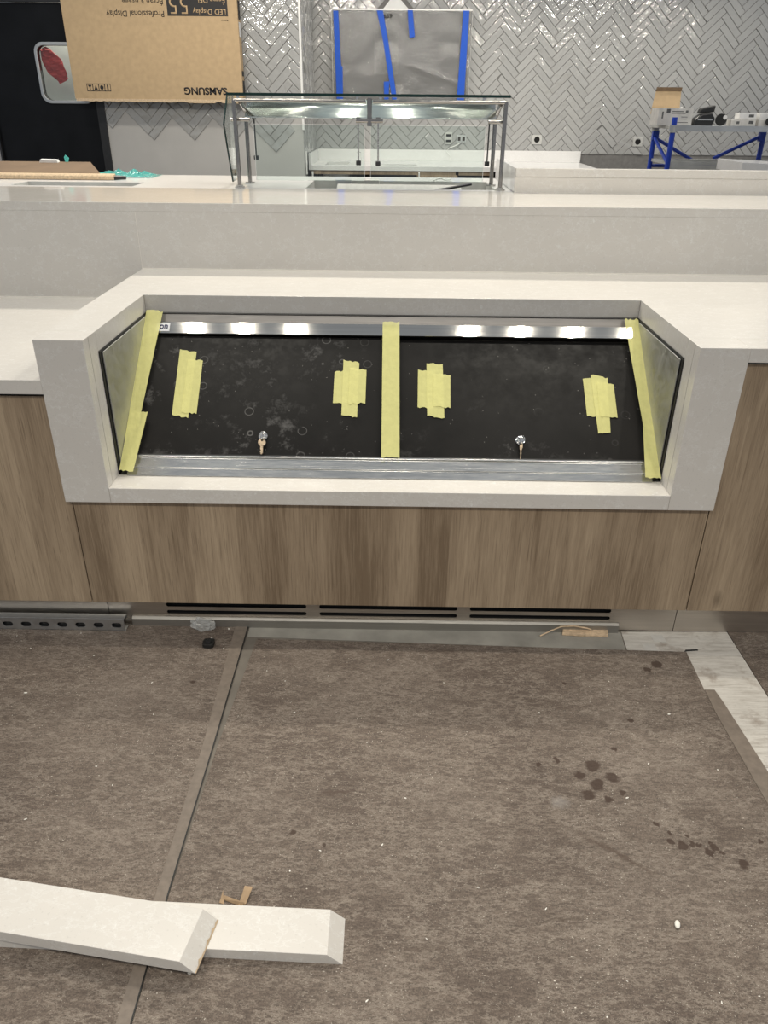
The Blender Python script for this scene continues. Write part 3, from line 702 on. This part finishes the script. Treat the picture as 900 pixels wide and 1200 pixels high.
# wood shim and thin curl at the toe kick
mb = MB(); pts = [(.5383, 1.934), (.60, 1.929), (.64, 1.931), (.677, 1.926), (.6830, 1.955), (.60, 1.966), (.5480, 1.972)]
shim = tag(mb.prism([(x, y, .003) for x, y in pts], (0, 0, .010)).build('wood_shim', 'wood_scrap', None, .001), 'broken wooden shim on the grey paper by the toe kick', 'wood scrap')
tag(MB().path([(.468, 1.925, .006), (.50, 1.937, .016), (.535, 1.945, .028), (.575, 1.946, .030), (.615, 1.944, .024), (.628, 1.942, .020)], .0022, 6).build('wood_splinter', 'wood_scrap'), 'thin curved wood splinter above the broken shim', 'wood scrap')
# curled brown paper scrap behind the stone offcut
ks = tag(empty('paper_scrap', (-.286, 1.02, .0036)), 'folded brown paper scrap standing behind the stone offcut', 'paper scrap')
q = MB().prism([(-.298, 1.006, .006), (-.283, 1.010, .006), (-.273, 1.040, .018), (-.290, 1.042, .018)], (.0, -.001, .0012)); q.build('fold', 'kraft_scrap', ks)
MB().prism([(-.335, 1.020, .0045), (-.290, 1.004, .0045), (-.286, 1.008, .012), (-.330, 1.026, .008)], (0, 0, .0012)).build('fold', 'kraft_scrap', ks)
tag(MB().prism([(-.338, 1.012, .0042), (-.328, 1.009, .0042), (-.334, 1.034, .014)], (0, 0, .001)).build('paper_scrap', 'kraft_scrap'), 'tiny brown paper corner just left of the folded scrap', 'paper scrap')
# thin dark sliver on the plank
tag(MB().prism([(.892, 1.862, .003), (.935, 1.868, .003), (.934, 1.873, .003), (.897, 1.869, .003)], (0, 0, .002)).build('rubber_sliver', 'black_plastic'), 'thin dark sliver lying at the corner of the pale plank', 'scrap')
# small stickers on the plank
for i, (x, y, lab) in enumerate(((.834, 1.928, 'small pale square sticker on the plank near the toe kick'), (.795, 1.880, 'pale sticker half under the brown board corner'))):
    tag(MB().prism([(x-.019, y-.018, .0027), (x+.019, y-.020, .0027), (x+.016, y+.018, .0027), (x-.022, y+.017, .0027)], (0, 0, .0006)).build('sticker', 'sticker_pale'), lab, 'sticker')
# stone offcuts
def offcut(F, z0, z1, bev, name, label, chips=False):
    # F: front-left, front-right, back-right, back-left of the top face; bevel pushes the right end out at the bottom
    fl, fr, br, bl = [Vector((x, y, 0)) for x, y in F]
    d = (fr-fl).normalized()*bev
    lo = [fl, fr+d, br+d, bl]; hi = [fl, fr, br, bl]
    t = tag(empty(name, (fr.x, fr.y, z0)), label, 'stone offcut')
    mb = MB().quadbox([(p.x, p.y, z0) for p in lo]+[(p.x, p.y, z1) for p in hi])
    mb.build('stone_body', 'quartz', t, .0008)
    return t, d, fr, br
offcut([(-1.35, .9310), (-.1075, .8905), (-.1080, .9835), (-1.35, 1.0240)], .0036, .0310, .0295, 'stone_offcut', 'pale quartz offcut strip lying flat beneath the other one')
t, d, fr, br = offcut([(-1.40, 1.0030), (-.3746, .8546), (-.3542, .9599), (-1.42, 1.113)], .0312, .0600, .0280, 'stone_offcut', 'pale quartz offcut strip lying crosswise on top, with chipped glue edge')
# chipped glue edge along the mitred end
mb = MB(); rr = random.Random(4); pv = []
for i in range(15):
    u = i/14; p = fr.lerp(br, u)+d; e = p-d.normalized()*(.0015+.0045*rr.random()*rr.random())
    pv.append((p, e))
for (p, e), (p2, e2) in zip(pv, pv[1:]):
    z_ = lambda q, p_: .0318+(p_-q).length/.028*.0286
    mb.bm.faces.new([mb.bm.verts.new(v) for v in ((p.x+.001, p.y, .0318), (p2.x+.001, p2.y, .0318), (e2.x+.001, e2.y, z_(e2, p2)), (e.x+.001, e.y, z_(e, p)))])
mb.build('glue_edge', 'glue_tan', t)
# chips
chip0 = None
pos = [(-1.001, 1.633), (-0.715, 1.372), (-0.625, 1.557), (-0.656, 1.314), (-0.665, 1.684), (-0.349, 1.743), (-0.291, 1.7), (-0.25, 1.572), (-0.17, 1.725), (-0.051, 1.467), (-0.143, 1.141), (-0.203, 1.09), (-0.007, 1.159), (-0.365, 0.868), (-0.03, 0.823), (0.444, 1.611), (0.41, 1.587), (0.76, 1.589), (0.819, 1.394), (0.571, 1.301), (0.653, 1.41), (0.562, 1.284), (0.329, 1.012), (0.456, 0.868), (0.621, 0.85), (0.403, 0.803), (0.619, 0.832), (0.693, 0.845), (0.045, 1.29), (0.159, 1.703), (0.195, 1.058), (0.083, 0.944), (-0.947, 1.907), (-1.137, 1.889), (-0.494, 1.842), (-0.497, 1.94), (-0.821, 1.211), (-.541, 1.890), (-1.07, 1.83), (-.87, 1.80), (.0, 1.80), (.63, 1.72)]
rr = random.Random(11)
for i, (x, y) in enumerate(pos):
    if chip0 is None:
        P = [(x-.005, y-.001), (x-.001, y-.0022), (x+.005, y-.0005), (x+.004, y+.0018), (x-.003, y+.002)]
        chip0 = MB().prism([(a, b, .0036) for a, b in P], (0, 0, .0014)).build('stone_chip', 'chip_white'); c = chip0
    else:
        c = chip0.copy(); C.objects.link(c); c.location = (x, y, chip0.location.z)
        s = rr.uniform(.35, .8); c.scale = (s, s*rr.uniform(.7, 1.6), s); c.rotation_euler = (0, 0, rr.uniform(0, PI))
    tag(c, 'tiny white chip scattered on the brown floor boards', 'chip', 'white chips on the floor boards')

# ------------------------------------------------------------------ sneeze guard
sg = tag(empty('sneeze_guard', (-.1, 3.56, ZBAR)), 'glass and steel sneeze guard on posts on the white counter', 'sneeze guard')
GL, GR = -.665, .445; GT = 1.477
FY, RY = 3.452, 3.665
for x in (-.643, .437):
    MB().tube((x, FY, ZBAR+.004), (x, FY, GT-.012), .0085, 16).build('post', 'post_steel', sg, 0, False)
    MB().tube((x, FY, ZBAR), (x, FY, ZBAR+.006), .021, 18).tube((x, FY, ZBAR+.006), (x, FY, ZBAR+.012), .015, 18).build('post_flange', 'steel', sg)
for x in (-.636, .423):
    MB().tube((x, RY, ZBAR+.004), (x, RY, 1.392), .0085, 16).build('post', 'post_steel', sg)
    MB().tube((x, RY, ZBAR), (x, RY, ZBAR+.006), .021, 18).build('post_flange', 'steel', sg)
# rails
MB().tube((-.643, FY, GT-.014), (-.119, FY, GT-.014), .0075, 12).build('rail', 'post_steel', sg)
MB().tube((-.091, FY, GT-.014), (.437, FY, GT-.014), .0075, 12).build('rail', 'post_steel', sg)
MB().tube((-.104, FY, 1.375), (-.104, FY, GT-.002), .0095, 16).build('centre_post', 'post_steel', sg)
for x in (-.628, -.152, -.06, .35):
    MB().tube((x, FY+.012, GT-.020), (x, FY+.012, GT+.002), .006, 10).build('glass_standoff', 'steel_polished', sg)
# top glass
tg = MB().box(GL, GR+.005, 3.445, 3.80, GT+.003, GT+.011).build('top_glass', 'clear_glass', sg)
MB().box(GL-.004, GR+.008, 3.4425, 3.4448, GT+.002, GT+.012).build('glass_edge', 'glass_edge', tg)
# steel sheet for a tilted glass pane, angled to mirror the lamps
hp = [(3.495, 1.402), (3.50, 1.406), (3.545, 1.434), (3.556, 1.444), (3.562, 1.456), (3.564, 1.466), (3.575, 1.470)]
mb = MB(); A = [mb.bm.verts.new((-.612, y, z)) for y, z in hp]; B = [mb.bm.verts.new((.408, y, z)) for y, z in hp]
for i in range(len(hp)-1): mb.bm.faces.new((A[i], B[i], B[i+1], A[i+1]))
o = mb.build('reflecting_sheet', 'reflecting_steel', sg, 0, True); m_ = o.modifiers.new('s', 'SOLIDIFY'); m_.thickness = .002
# crossbars with hanging rods and clamps
for x0, x1, y in ((-.159, -.050, FY), (-.665, -.590, FY+.03), (.375, .446, FY+.03)):
    MB().tube((x0, y, 1.394), (x1, y, 1.394), .008, 12).build('crossbar', 'post_steel', sg)
for x, y, zb in ((-.149, FY, 1.245), (-.069, FY, 1.243), (-.600, FY+.2, 1.25), (.398, FY+.2, 1.235)):
    MB().tube((x, y, zb), (x, y, 1.392), .0032, 10).build('hanging_rod', 'black_plastic' if y > FY else 'steel', sg)
    MB().box(x-.010, x+.010, y-.008, y+.008, zb-.014, zb+.004).build('clamp', 'black_plastic', sg, .003)
    MB().tube((x, y, 1.392), (x, y, 1.407), .009, 12).build('rod_cap', 'post_steel', sg)
for x in (-.62, .418): MB().tube((x, FY+.01, GT-.02), (x-.0, RY-.02, 1.40), .009, 12).build('diagonal_arm', 'post_steel', sg)
# hanging panes
for a, b in ((-.575, -.124), (-.101, .365)):
    g = MB().box(a, b, 3.470, 3.476, 1.170, 1.378).build('front_pane', 'clear_glass', sg)
    MB().box(a, b, 3.4695, 3.4765, 1.378, 1.3792).box(a, a+.0012, 3.4695, 3.4765, 1.17, 1.378).box(b-.0012, b, 3.4695, 3.4765, 1.17, 1.378).build('pane_edge', 'quartz_white', g)
# end pane with its pointed front edge
g = MB().prism([(-.695, 3.585, 1.487), (-.695, 3.462, 1.375), (-.695, 3.565, 1.156), (-.695, 3.72, 1.156), (-.695, 3.72, 1.487)], (.006, 0, 0)).build('end_pane', 'clear_glass', sg)
MB().tube((-.692, 3.583, 1.490), (-.692, 3.460, 1.375), .0035, 8).tube((-.692, 3.460, 1.375), (-.692, 3.563, 1.156), .0035, 8).build('glass_edge', 'glass_edge', g)
# sheets lying in the well
g = tag(MB().quadbox([(-.05, 3.52, 1.085), (.335, 3.62, 1.145), (.335, 3.66, 1.145), (-.05, 3.58, 1.085), (-.05, 3.52, 1.092), (.335, 3.62, 1.152), (.335, 3.66, 1.152), (-.05, 3.58, 1.092)]).build('dark_bar', 'black_plastic'), 'dark flat bar leaning across the recessed well under the guard', 'bar')
tag(MB().quadbox([(-.26, 3.68, 1.100), (.30, 3.68, 1.100), (.30, 3.80, 1.125), (-.26, 3.80, 1.125), (-.26, 3.68, 1.106), (.30, 3.68, 1.106), (.30, 3.80, 1.131), (-.26, 3.80, 1.131)]).build('glass_sheet', 'steel_clouded'), 'loose grey metal sheet tilted inside the recessed well', 'sheet')
for x, lab in ((-.27, 'dark small label box in the well, left one'), (-.14, 'grey small label box in the well, right of the dark one')):
    tag(MB().box(x, x+.07, 3.825, 3.85, 1.081, 1.146).build('small_box', 'galvanised' if x < -.2 else 'carton_white', None, .002), lab, 'box')
tag(MB().path([(.18, 3.86, 1.145), (.21, 3.87, 1.155), (.235, 3.87, 1.146), (.26, 3.88, 1.15)], .004, 6).build('white_clip', 'tissue_white'), 'small white clip behind the dark bar on the counter', 'clip')

# ------------------------------------------------------------------ cardboard and film on the white counter, left
cb = tag(empty('cardboard_sheet', (-1.8, 3.9, ZBAR)), 'folded brown cardboard sheet lying on the white counter at left', 'cardboard')
MB().quadbox([(-2.6, 3.78, 1.145), (-1.345, 3.78, 1.145), (-1.44, 4.05, 1.145), (-2.6, 4.05, 1.145), (-2.6, 3.78, 1.167), (-1.335, 3.78, 1.167), (-1.47, 4.05, 1.196), (-2.6, 4.05, 1.196)]).build('sheet', 'cardboard_brown', cb)
MB().prism([(-2.6, 3.745, 1.1415), (-2.6, 3.745, 1.157), (-2.6, 3.753, 1.163), (-2.6, 3.779, 1.166), (-2.6, 3.779, 1.1415)], (1.335, 0, 0)).build('rolled_lip', 'cardboard_edge', cb, .002)
MB().quadbox([(-1.264, 3.748, 1.1415), (-1.225, 3.79, 1.1415), (-1.225, 3.80, 1.1415), (-1.264, 3.777, 1.1415), (-1.264, 3.748, 1.153), (-1.225, 3.79, 1.150), (-1.225, 3.80, 1.154), (-1.264, 3.777, 1.160)]).build('dark_fold', 'black_plastic', cb)
tag(MB().quadbox([(-1.705, 4.02, 1.193), (-1.615, 4.02, 1.193), (-1.615, 4.045, 1.196), (-1.705, 4.045, 1.196), (-1.70, 4.02, 1.2050), (-1.62, 4.02, 1.2035), (-1.62, 4.045, 1.2070), (-1.70, 4.045, 1.2085)]).build('foam_piece', 'tissue_white'), 'small white foam piece lying on the cardboard sheet', 'foam')
tag(MB().crumple(-1.45, -1.13, 3.88, 4.06, 1.142, .030, 44, 16, 9).build('plastic_film', 'teal_wrap'), 'crumpled teal plastic film at the end of the cardboard', 'plastic film')
tag(MB().prism([(-1.590, 4.045, 1.196), (-1.575, 4.045, 1.196), (-1.570, 4.047, 1.212), (-1.585, 4.047, 1.226), (-1.592, 4.046, 1.216)], (0, .004, 0)).build('plastic_film', 'teal_film'), 'small teal film scrap sticking up behind the cardboard', 'plastic film')

# ------------------------------------------------------------------ screen carton over the wall display
tvb = tag(empty('screen_carton', (-2.12, 7.9, 1.47)), 'large cardboard display carton, upside down lettering, hung on the left wall', 'carton')
BY = 7.85
mb = MB(); mb.box(-2.895, -1.375, BY, 7.972, 1.476, 2.62); mb.build('carton_body', 'cardboard', tvb, .003)
# torn lower edge
mb = MB(); rr = random.Random(3); n = 60; lo = []; hi = []
for i in range(n+1):
    x = -2.885+1.50*i/n; lo.append((x, BY-.0025, 1.463-.012*(i/n)+rr.uniform(-1, 1)*.003+(.010 if 36 < i < 40 or 50 < i < 53 else 0))); hi.append((x, BY-.0025, 1.482))
mb.prism(lo+hi[::-1], (0, .004, 0)); mb.build('torn_edge', 'cardboard_edge', tvb)
MB().box(-1.3745, -1.3725, BY+.02, 7.97, 1.52, 1.60).build('side_print', 'ink', tvb)
for z0, z1, mt in ((2.10, 2.24, 'ink'), (1.97, 2.08, 'label_white'), (1.67, 1.71, 'ink'), (1.60, 1.635, 'ink')):
    MB().box(-1.375, -1.3728, BY+.03, 7.96, z0, z1).build('side_print', mt, tvb)
MB().box(-1.980, -1.458, BY-.0012, BY, 2.118, 2.50).build('black_label', 'ink', tvb)
text('SAMSUNG', 'lettering', 'ink', tvb, -1.708, BY-.0005, 1.549, .385, .060, True, .035)
YP = BY-.0013
text('LED Display', 'lettering', 'print_tan', tvb, -1.618, YP, 2.155, .285, .052, True, .006)
text('Écran DEL', 'lettering', 'print_tan', tvb, -1.600, YP, 2.228, .245, .056, True, .006)
text('55', 'lettering', 'print_tan', tvb, -1.875, YP, 2.195, .165, .125, True, -.012)
text('Professional Display', 'lettering', 'ink', tvb, -2.260, BY-.0005, 2.138, .500, .058, True, .004)
text('Écran à usage', 'lettering', 'ink', tvb, -2.185, BY-.0005, 2.222, .350, .062, True, .004)
text('professionnel', 'lettering', 'ink', tvb, -2.185, BY-.0005, 2.302, .350, .055, True, .004)
text('Model type', 'lettering', 'ink', tvb, -1.49, BY-.0005, 2.088, .06, .012, True, .01)
icn = MB().plate(rect(-2.775, -2.560, 1.540, 1.600), [rrect(-2.770+.053*k, -2.723+.053*k, 1.545, 1.595, .006, 3) for k in range(4)], lambda a, b: Vector((a, BY-.001, b)), (0, .001, 0)); icn.build('handling_symbols', 'ink', tvb)
mb = MB()
for k in range(4):
    cx = -2.7465+.053*k
    if k == 0: mb.prism([(cx-.018, BY-.001, 1.590), (cx+.018, BY-.001, 1.590), (cx+.004, BY-.001, 1.570), (cx+.004, BY-.001, 1.550), (cx-.004, BY-.001, 1.550), (cx-.004, BY-.001, 1.570)], (0, .001, 0))
    elif k == 1: mb.prism([(cx-.016, BY-.001, 1.550), (cx+.016, BY-.001, 1.550), (cx, BY-.001, 1.590)], (0, .001, 0))
    elif k == 2: mb.prism([(cx+.016*math.cos(t), BY-.001, 1.570+.018*math.sin(t)) for t in [2*PI*i/12 for i in range(12)]], (0, .001, 0))
    else: mb.box(cx-.006, cx+.006, BY-.001, BY, 1.548, 1.592)
mb.build('handling_symbols', 'ink', tvb)

# ------------------------------------------------------------------ wrapped wall screen
tv = tag(empty('wall_screen', (.05, 9.15, 1.5)), 'wall-mounted screen wrapped in cloudy plastic with blue tape', 'screen')
MB().box(-.625, .725, 9.10, 9.18, 1.50, 2.28).build('screen_body', 'black_plastic', tv, .004)
mb = MB(); nx, nz = 60, 36; V = {}
for i in range(nx+1):
    for j in range(nz+1):
        x = -.645+1.39*i/nx; z = 1.485+.805*j/nz
        bmp = noise.noise(Vector((x*3+z*2, z*3-x, 1)))*.018+noise.noise(Vector((x*9, z*5, 5)))*.006
        ridge = .012*math.exp(-((z-(1.86-.33*(x)))**2)/.0004) if x > .1 else 0
        V[i, j] = mb.bm.verts.new((x, 9.072-abs(bmp)-ridge, z))
for i in range(nx):
    for j in range(nz): mb.bm.faces.new((V[i, j], V[i+1, j], V[i+1, j+1], V[i, j+1]))
mb.build('plastic_wrap', 'cloudy_film', tv, 0, True)
MB().box(-.65, .75, 9.062, 9.11, 2.284, 2.296).build('wrap_hem', 'tissue_white', tv)
MB().box(-.655, -.645, 9.04, 9.19, 1.50, 2.29).box(.745, .752, 9.04, 9.19, 1.50, 2.29).build('wrap_fold', 'clear_wrap', tv)
def btape(P):
    o = MB().prism([(x, 9.042, z) for x, z in P], (0, .0015, 0)).build('blue_tape', 'blue_tape', tv)
btape([(-.632, 2.275), (-.582, 2.275), (-.562, 1.80), (-.547, 1.80), (-.547, 1.50), (-.612, 1.50)])
btape([(.655, 2.285), (.715, 2.285), (.705, 1.50), (.630, 1.50)])
btape([(-.20, 2.280), (-.14, 2.280), (-.090, 2.05), (-.005, 1.60), (.010, 1.50), (-.035, 1.50), (-.060, 1.62), (-.135, 2.02)])
btape([(.105, 2.285), (.155, 2.285), (.183, 2.06), (.130, 2.05), (.118, 2.15)])
btape([(-.125, 1.665), (-.070, 1.668), (-.075, 1.50), (-.120, 1.50)])
MB().box(-.225, .02, 9.0955, 9.099, 1.73, 2.11).build('rating_label', 'label_grey', tv)
for z, wd in ((2.09, .16), (2.06, .19), (2.02, .15), (1.98, .2), (1.93, .18), (1.89, .2), (1.85, .12), (1.80, .2)):
    pass
text('659', 'lettering', 'ink', tv, -.09, 9.043, 2.235, .085, .035, False, .02)

# ------------------------------------------------------------------ sockets in the recessed wall
def junction(x, z, label):
    t = tag(empty('wall_socket', (x, BW-.01, z-.05)), label, 'wall socket')
    MB().plate(rrect(x-.052, x+.052, z-.045, z+.045, .006, 3), [[(x+.030*math.cos(a), z+.030*math.sin(a)) for a in [2*PI*i/20 for i in range(20)]]], lambda a, b: Vector((a, BW-.016, b)), (0, .014, 0)).build('mud_ring', 'galv_board', t)
    MB().tube((x, BW-.012, z), (x, BW-.004, z), .030, 20).build('opening', 'void', t)
junction(1.521, 1.139, 'round dark socket opening in the tiled wall right of the sneeze guard')
junction(2.603, 1.128, 'round dark socket opening in the tiled wall nearest the blue scaffold')
def duplex(x, z, vert, label):
    t = tag(empty('wall_socket', (x, BW-.01, z-.06)), label, 'wall socket')
    a, b = (.036, .058) if vert else (.052, .036)
    MB().plate(rrect(x-a, x+a, z-b, z+b, .004, 2), [], lambda p, q: Vector((p, BW-.020, q)), (0, .012, 0)).build('cover_plate', 'galv_board' if vert else 'galvanised', t, .001)
    for s in (-1, 1):
        if vert: MB().box(x-.027, x+.027, BW-.024, BW-.0201, z+s*.027-.012, z+s*.027+.012).build('receptacle', 'black_plastic', t, .002)
        else: MB().box(x+s*.024-.014, x+s*.024+.014, BW-.024, BW-.0201, z-.02, z+.02).build('receptacle', 'dark_cabinet', t, .002)
duplex(.572, 1.145, True, 'upright double socket on the tiled wall seen through the guard')
duplex(.710, 1.140, False, 'sideways grey socket on the tiled wall seen through the guard')
tag(MB().path([(.70, BW-.02, 1.10), (.64, BW-.035, 1.07), (.58, BW-.05, 1.05), (.55, BW-.06, 1.02), (.60, BW-.07, .97), (.59, BW-.08, .925)], .004, 6).build('white_wire', 'tissue_white'), 'thin white wire hanging below the sideways socket', 'wire')

# ------------------------------------------------------------------ back counter
bc = tag(empty('back_counter', (.6, 8.7, 0)), 'white back counter with sink cutouts along the recessed tiled wall', 'counter')
CZ = .92
MB().plate([(-.845, 8.25), (1.985, 8.25), (1.995, BW-.012), (-.845, BW-.012)], [rect(-.70, -.47, 8.45, 8.85), rect(-.15, .22, 8.42, 8.60)], lambda a, b: Vector((a, b, CZ-.038)), (0, 0, .038)).build('worktop', 'quartz_white', bc)
MB().box(-.845, 2.005, BW-.035, BW-.012, CZ, 1.030).build('backsplash', 'quartz_white', bc, .002)
MB().box(-.845, -.825, 8.25, BW-.036, CZ, 1.030).build('end_splash', 'quartz_white', bc, .002)
pan2 = MB().box(-.72, -.45, 8.43, 8.87, .70, .71).box(-.72, -.701, 8.43, 8.87, .71, CZ-.04).box(-.469, -.45, 8.43, 8.87, .71, CZ-.04).box(-.70, -.47, 8.852, 8.87, .71, CZ-.04)
pan2.build('sink_bowl', 'steel', bc)
MB().box(-.17, .24, 8.41, 8.62, .72, .73).box(-.17, .24, 8.601, 8.62, .73, CZ-.04).build('sink_bowl', 'black_plastic', bc)
MB().box(-.83, 1.97, 8.32, BW-.02, .0, .62).build('base', 'dark_cabinet', bc)
MB().box(-.83, 1.97, 9.05, BW-.02, .62, .88).build('back_panel', 'dark_cabinet', bc)
MB().box(-.83, .60, 8.27, 8.29, .845, .881).build('rail', 'oak_laminate', bc)
MB().box(.22, .62, 8.265, 8.285, .70, .845).build('drawer_front', 'oak_laminate', bc, .002)
MB().box(.63, .95, 8.27, 8.285, .845, .881).build('rail', 'oak_laminate', bc)
tag(MB().box(-.385, -.345, 8.45, 8.62, CZ+.0008, 1.03).build('splash_divider', 'quartz_white', None, .002), 'short white divider standing on the back counter between the sinks', 'divider')
for i, (x, lab) in enumerate(((-.80, 'white L-shaped bracket under the left end of the back counter'), (.245, 'white L-shaped bracket under the back counter beside the drawer front'))):
    tag(MB().box(x-.012, x, 8.20, 8.26, .80, .87).box(x, x+.05, 8.20, 8.26, .80, .812).build('bracket', 'tissue_white', None, .002), lab, 'bracket')
tag(MB().tube((XC+.02, 8.02, .86), (XC+.02, 8.02, 1.06), .006, 8).build('conduit', 'tissue_white'), 'thin white conduit at the wall corner left of the back counter', 'conduit')

# ------------------------------------------------------------------ right: white slab and scaffold
o = tag(empty('side_counter', (3.3, 6.3, 0)), 'white stone counter end at the far right before the scaffold', 'counter')
MB().prism([(2.585, 6.3, 1.02), (2.585, 6.3, 1.098), (3.6, 6.3, 1.055), (3.6, 6.3, .98)], (0, .5, 0)).build('slab', 'quartz_white', o, .002)
MB().box(2.62, 3.6, 6.34, 6.78, 0, .975).build('base', 'dark_cabinet', o)
sc = tag(empty('scaffold', (2.8, 7.25, 0)), 'blue steel rolling scaffold with a grey deck against the tiled wall', 'scaffold')
SX, SX2, SY, SY2 = 2.255, 3.20, 7.0, 7.48
for x, y, zt in ((SX, SY, 1.385), (SX, SY2, 1.31), (SX2, SY, 1.385), (SX2, SY2, 1.31)):
    MB().tube((x, y, .10), (x, y, zt), .021, 14).build('leg', 'scaffold_blue', sc)
    MB().tube((x, y, 0), (x, y, .10), .05, 14).build('caster', 'black_rubber', sc, .01)
    MB().tube((x, y, 1.275), (x, y, 1.312), .032, 14).build('collar', 'galv_board', sc)
for z in (.45, .95):
    for x in (SX, SX2): MB().tube((x, SY, z), (x, SY2, z), .015, 10).build('rung', 'scaffold_blue', sc)
MB().tube((SX, SY2, 1.225), (2.62, SY2, 1.045), .014, 10).tube((2.62, SY2, 1.045), (2.66, SY2, 1.03), .014, 10).build('brace', 'scaffold_blue', sc)
MB().tube((SX2, SY2, 1.25), (2.80, SY2, 1.06), .014, 10).build('brace', 'scaffold_blue', sc)
MB().tube((SX, SY2, 1.00), (SX2, SY2, 1.00), .014, 10).build('brace', 'scaffold_blue', sc)
MB().tube((SX, SY+.02, 1.05), (SX+.0, SY2-.02, 1.22), .014, 10).build('brace', 'scaffold_blue', sc)
for bx in (SX-.02, SX2-.04): MB().box(bx, bx+.055, SY2-.02, SY2+.02, 1.20, 1.28).build('corner_bracket', 'scaffold_blue', sc, .004)
MB().box(SX-.04, SX2+.6, SY-.02, SY2+.02, 1.300, 1.324).build('deck', 'galv_board', sc, .002)
MB().box(SX-.04, SX2+.6, SY-.03, SY-.021, 1.285, 1.328).build('deck_rail', 'galvanised', sc)
MB().box(SX-.0, SX2+.6, SY+.02, SY2-.02, 1.035, 1.058).box(SX, SX2+.6, SY+.02, SY+.03, .99, 1.034).build('lower_platform', 'galv_board', sc)
DZ = 1.3245
# open carton with its flap
ct = tag(empty('carton', (2.26, 7.2, DZ)), 'open carton with a brown flap standing up on the scaffold deck', 'box')
mb = MB()
for a in ((2.14, 2.42, 7.08, 7.085), (2.14, 2.42, 7.28, 7.285)): mb.box(a[0], a[1], a[2], a[3], DZ, DZ+.125)
mb.box(2.14, 2.145, 7.085, 7.28, DZ, DZ+.125).box(2.415, 2.42, 7.085, 7.28, DZ, DZ+.125).box(2.145, 2.415, 7.085, 7.28, DZ, DZ+.004)
mb.build('carton_walls', 'carton_white', ct)
MB().quadbox([(2.135, 7.288, DZ+.08), (2.375, 7.288, DZ+.08), (2.375, 7.292, DZ+.08), (2.135, 7.292, DZ+.08), (2.170, 7.33, 1.600), (2.375, 7.33, 1.600), (2.375, 7.334, 1.600), (2.170, 7.334, 1.600)]).build('flap', 'cardboard', ct)
MB().quadbox([(2.165, 7.320, 1.575), (2.375, 7.320, 1.575), (2.375, 7.324, 1.575), (2.165, 7.324, 1.575), (2.170, 7.31, 1.603), (2.375, 7.31, 1.603), (2.375, 7.335, 1.603), (2.170, 7.335, 1.603)]).build('flap_fold', 'cardboard_brown', ct)
MB().crumple(2.15, 2.41, 7.10, 7.27, DZ+.10, .05, 10, 6, 2).build('tissue', 'tissue_white', ct)
mb = MB()
for i, (x, z, w_, h) in enumerate(((2.205, .09, .03, .03), (2.25, .098, .09, .006), (2.25, .085, .11, .004), (2.36, .09, .02, .02), (2.33, .06, .05, .004), (2.33, .045, .05, .004), (2.30, .02, .09, .004), (2.17, .05, .012, .05))):
    mb.box(x, x+w_, 7.0785, 7.0798, DZ+z, DZ+z+h)
mb.build('print', 'label_grey', ct)
# black tools
tl = tag(empty('power_tool', (2.48, 7.14, DZ)), 'black power tool body lying beside the open carton on the deck', 'tool')
MB().prism([(2.435, 7.09, DZ), (2.60, 7.09, DZ), (2.615, 7.09, DZ+.05), (2.58, 7.09, DZ+.095), (2.50, 7.09, DZ+.085), (2.45, 7.09, DZ+.05)], (0, .10, 0)).build('body', 'black_plastic', tl, .01)
MB().prism([(2.475, 7.10, DZ+.088), (2.60, 7.10, DZ+.098), (2.605, 7.10, DZ+.15), (2.49, 7.10, DZ+.125)], (0, .07, 0)).build('battery', 'black_rubber', tl, .01)
MB().box(2.47, 2.59, 7.085, 7.0895, DZ+.04, DZ+.05).build('stripe', 'galvanised', tl)
tw = tag(empty('tape_reel', (2.68, 7.13, DZ)), 'black reel with a white hub between tool and small boxes', 'reel')
MB().tube((2.665, 7.10, DZ+.045), (2.685, 7.16, DZ+.045), .045, 20).build('reel', 'black_rubber', tw, .004)
MB().tube((2.690, 7.085, DZ+.062), (2.692, 7.10, DZ+.062), .016, 14).build('hub', 'tissue_white', tw)
# small boxes on the deck
k0 = 0
for (x, y, z, a, h, mt, lab) in ((2.75, 7.10, 0, .08, .045, 'carton_white', 'low white carton next to the black reel on the deck'), (2.83, 7.12, 0, .13, .05, 'carton_white', 'white carton, bottom of the pair near the deck middle'), (2.82, 7.13, .0505, .14, .045, 'tissue_white', 'white carton lying on top of the pair near the deck middle'), (2.985, 7.12, 0, .11, .045, 'carton_white', 'white carton, bottom one beside the paired cartons'), (2.99, 7.13, .0455, .12, .05, 'tissue_white', 'pale carton on top at the right of the deck'), (3.11, 7.08, 0, .09, .05, 'carton_white', 'small carton at the right end with a dark mark')):
    t = tag(empty('small_carton', (x+a/2, y+.05, DZ+z)), lab, 'box')
    MB().box(x, x+a, y, y+.10, DZ+z, DZ+z+h).build('box_body', mt, t, .002)
    MB().box(x+a*.55, x+a*.85, y-.0008, y, DZ+z+h*.3, DZ+z+h*.75).build('print', 'ink' if x > 3.05 else 'label_grey', t)
tag(MB().tube((3.045, 7.07, DZ+.035), (3.06, 7.10, DZ+.037), .028, 14).build('tape_reel', 'black_rubber', None, .003), 'small black roll among the white cartons at right', 'reel')
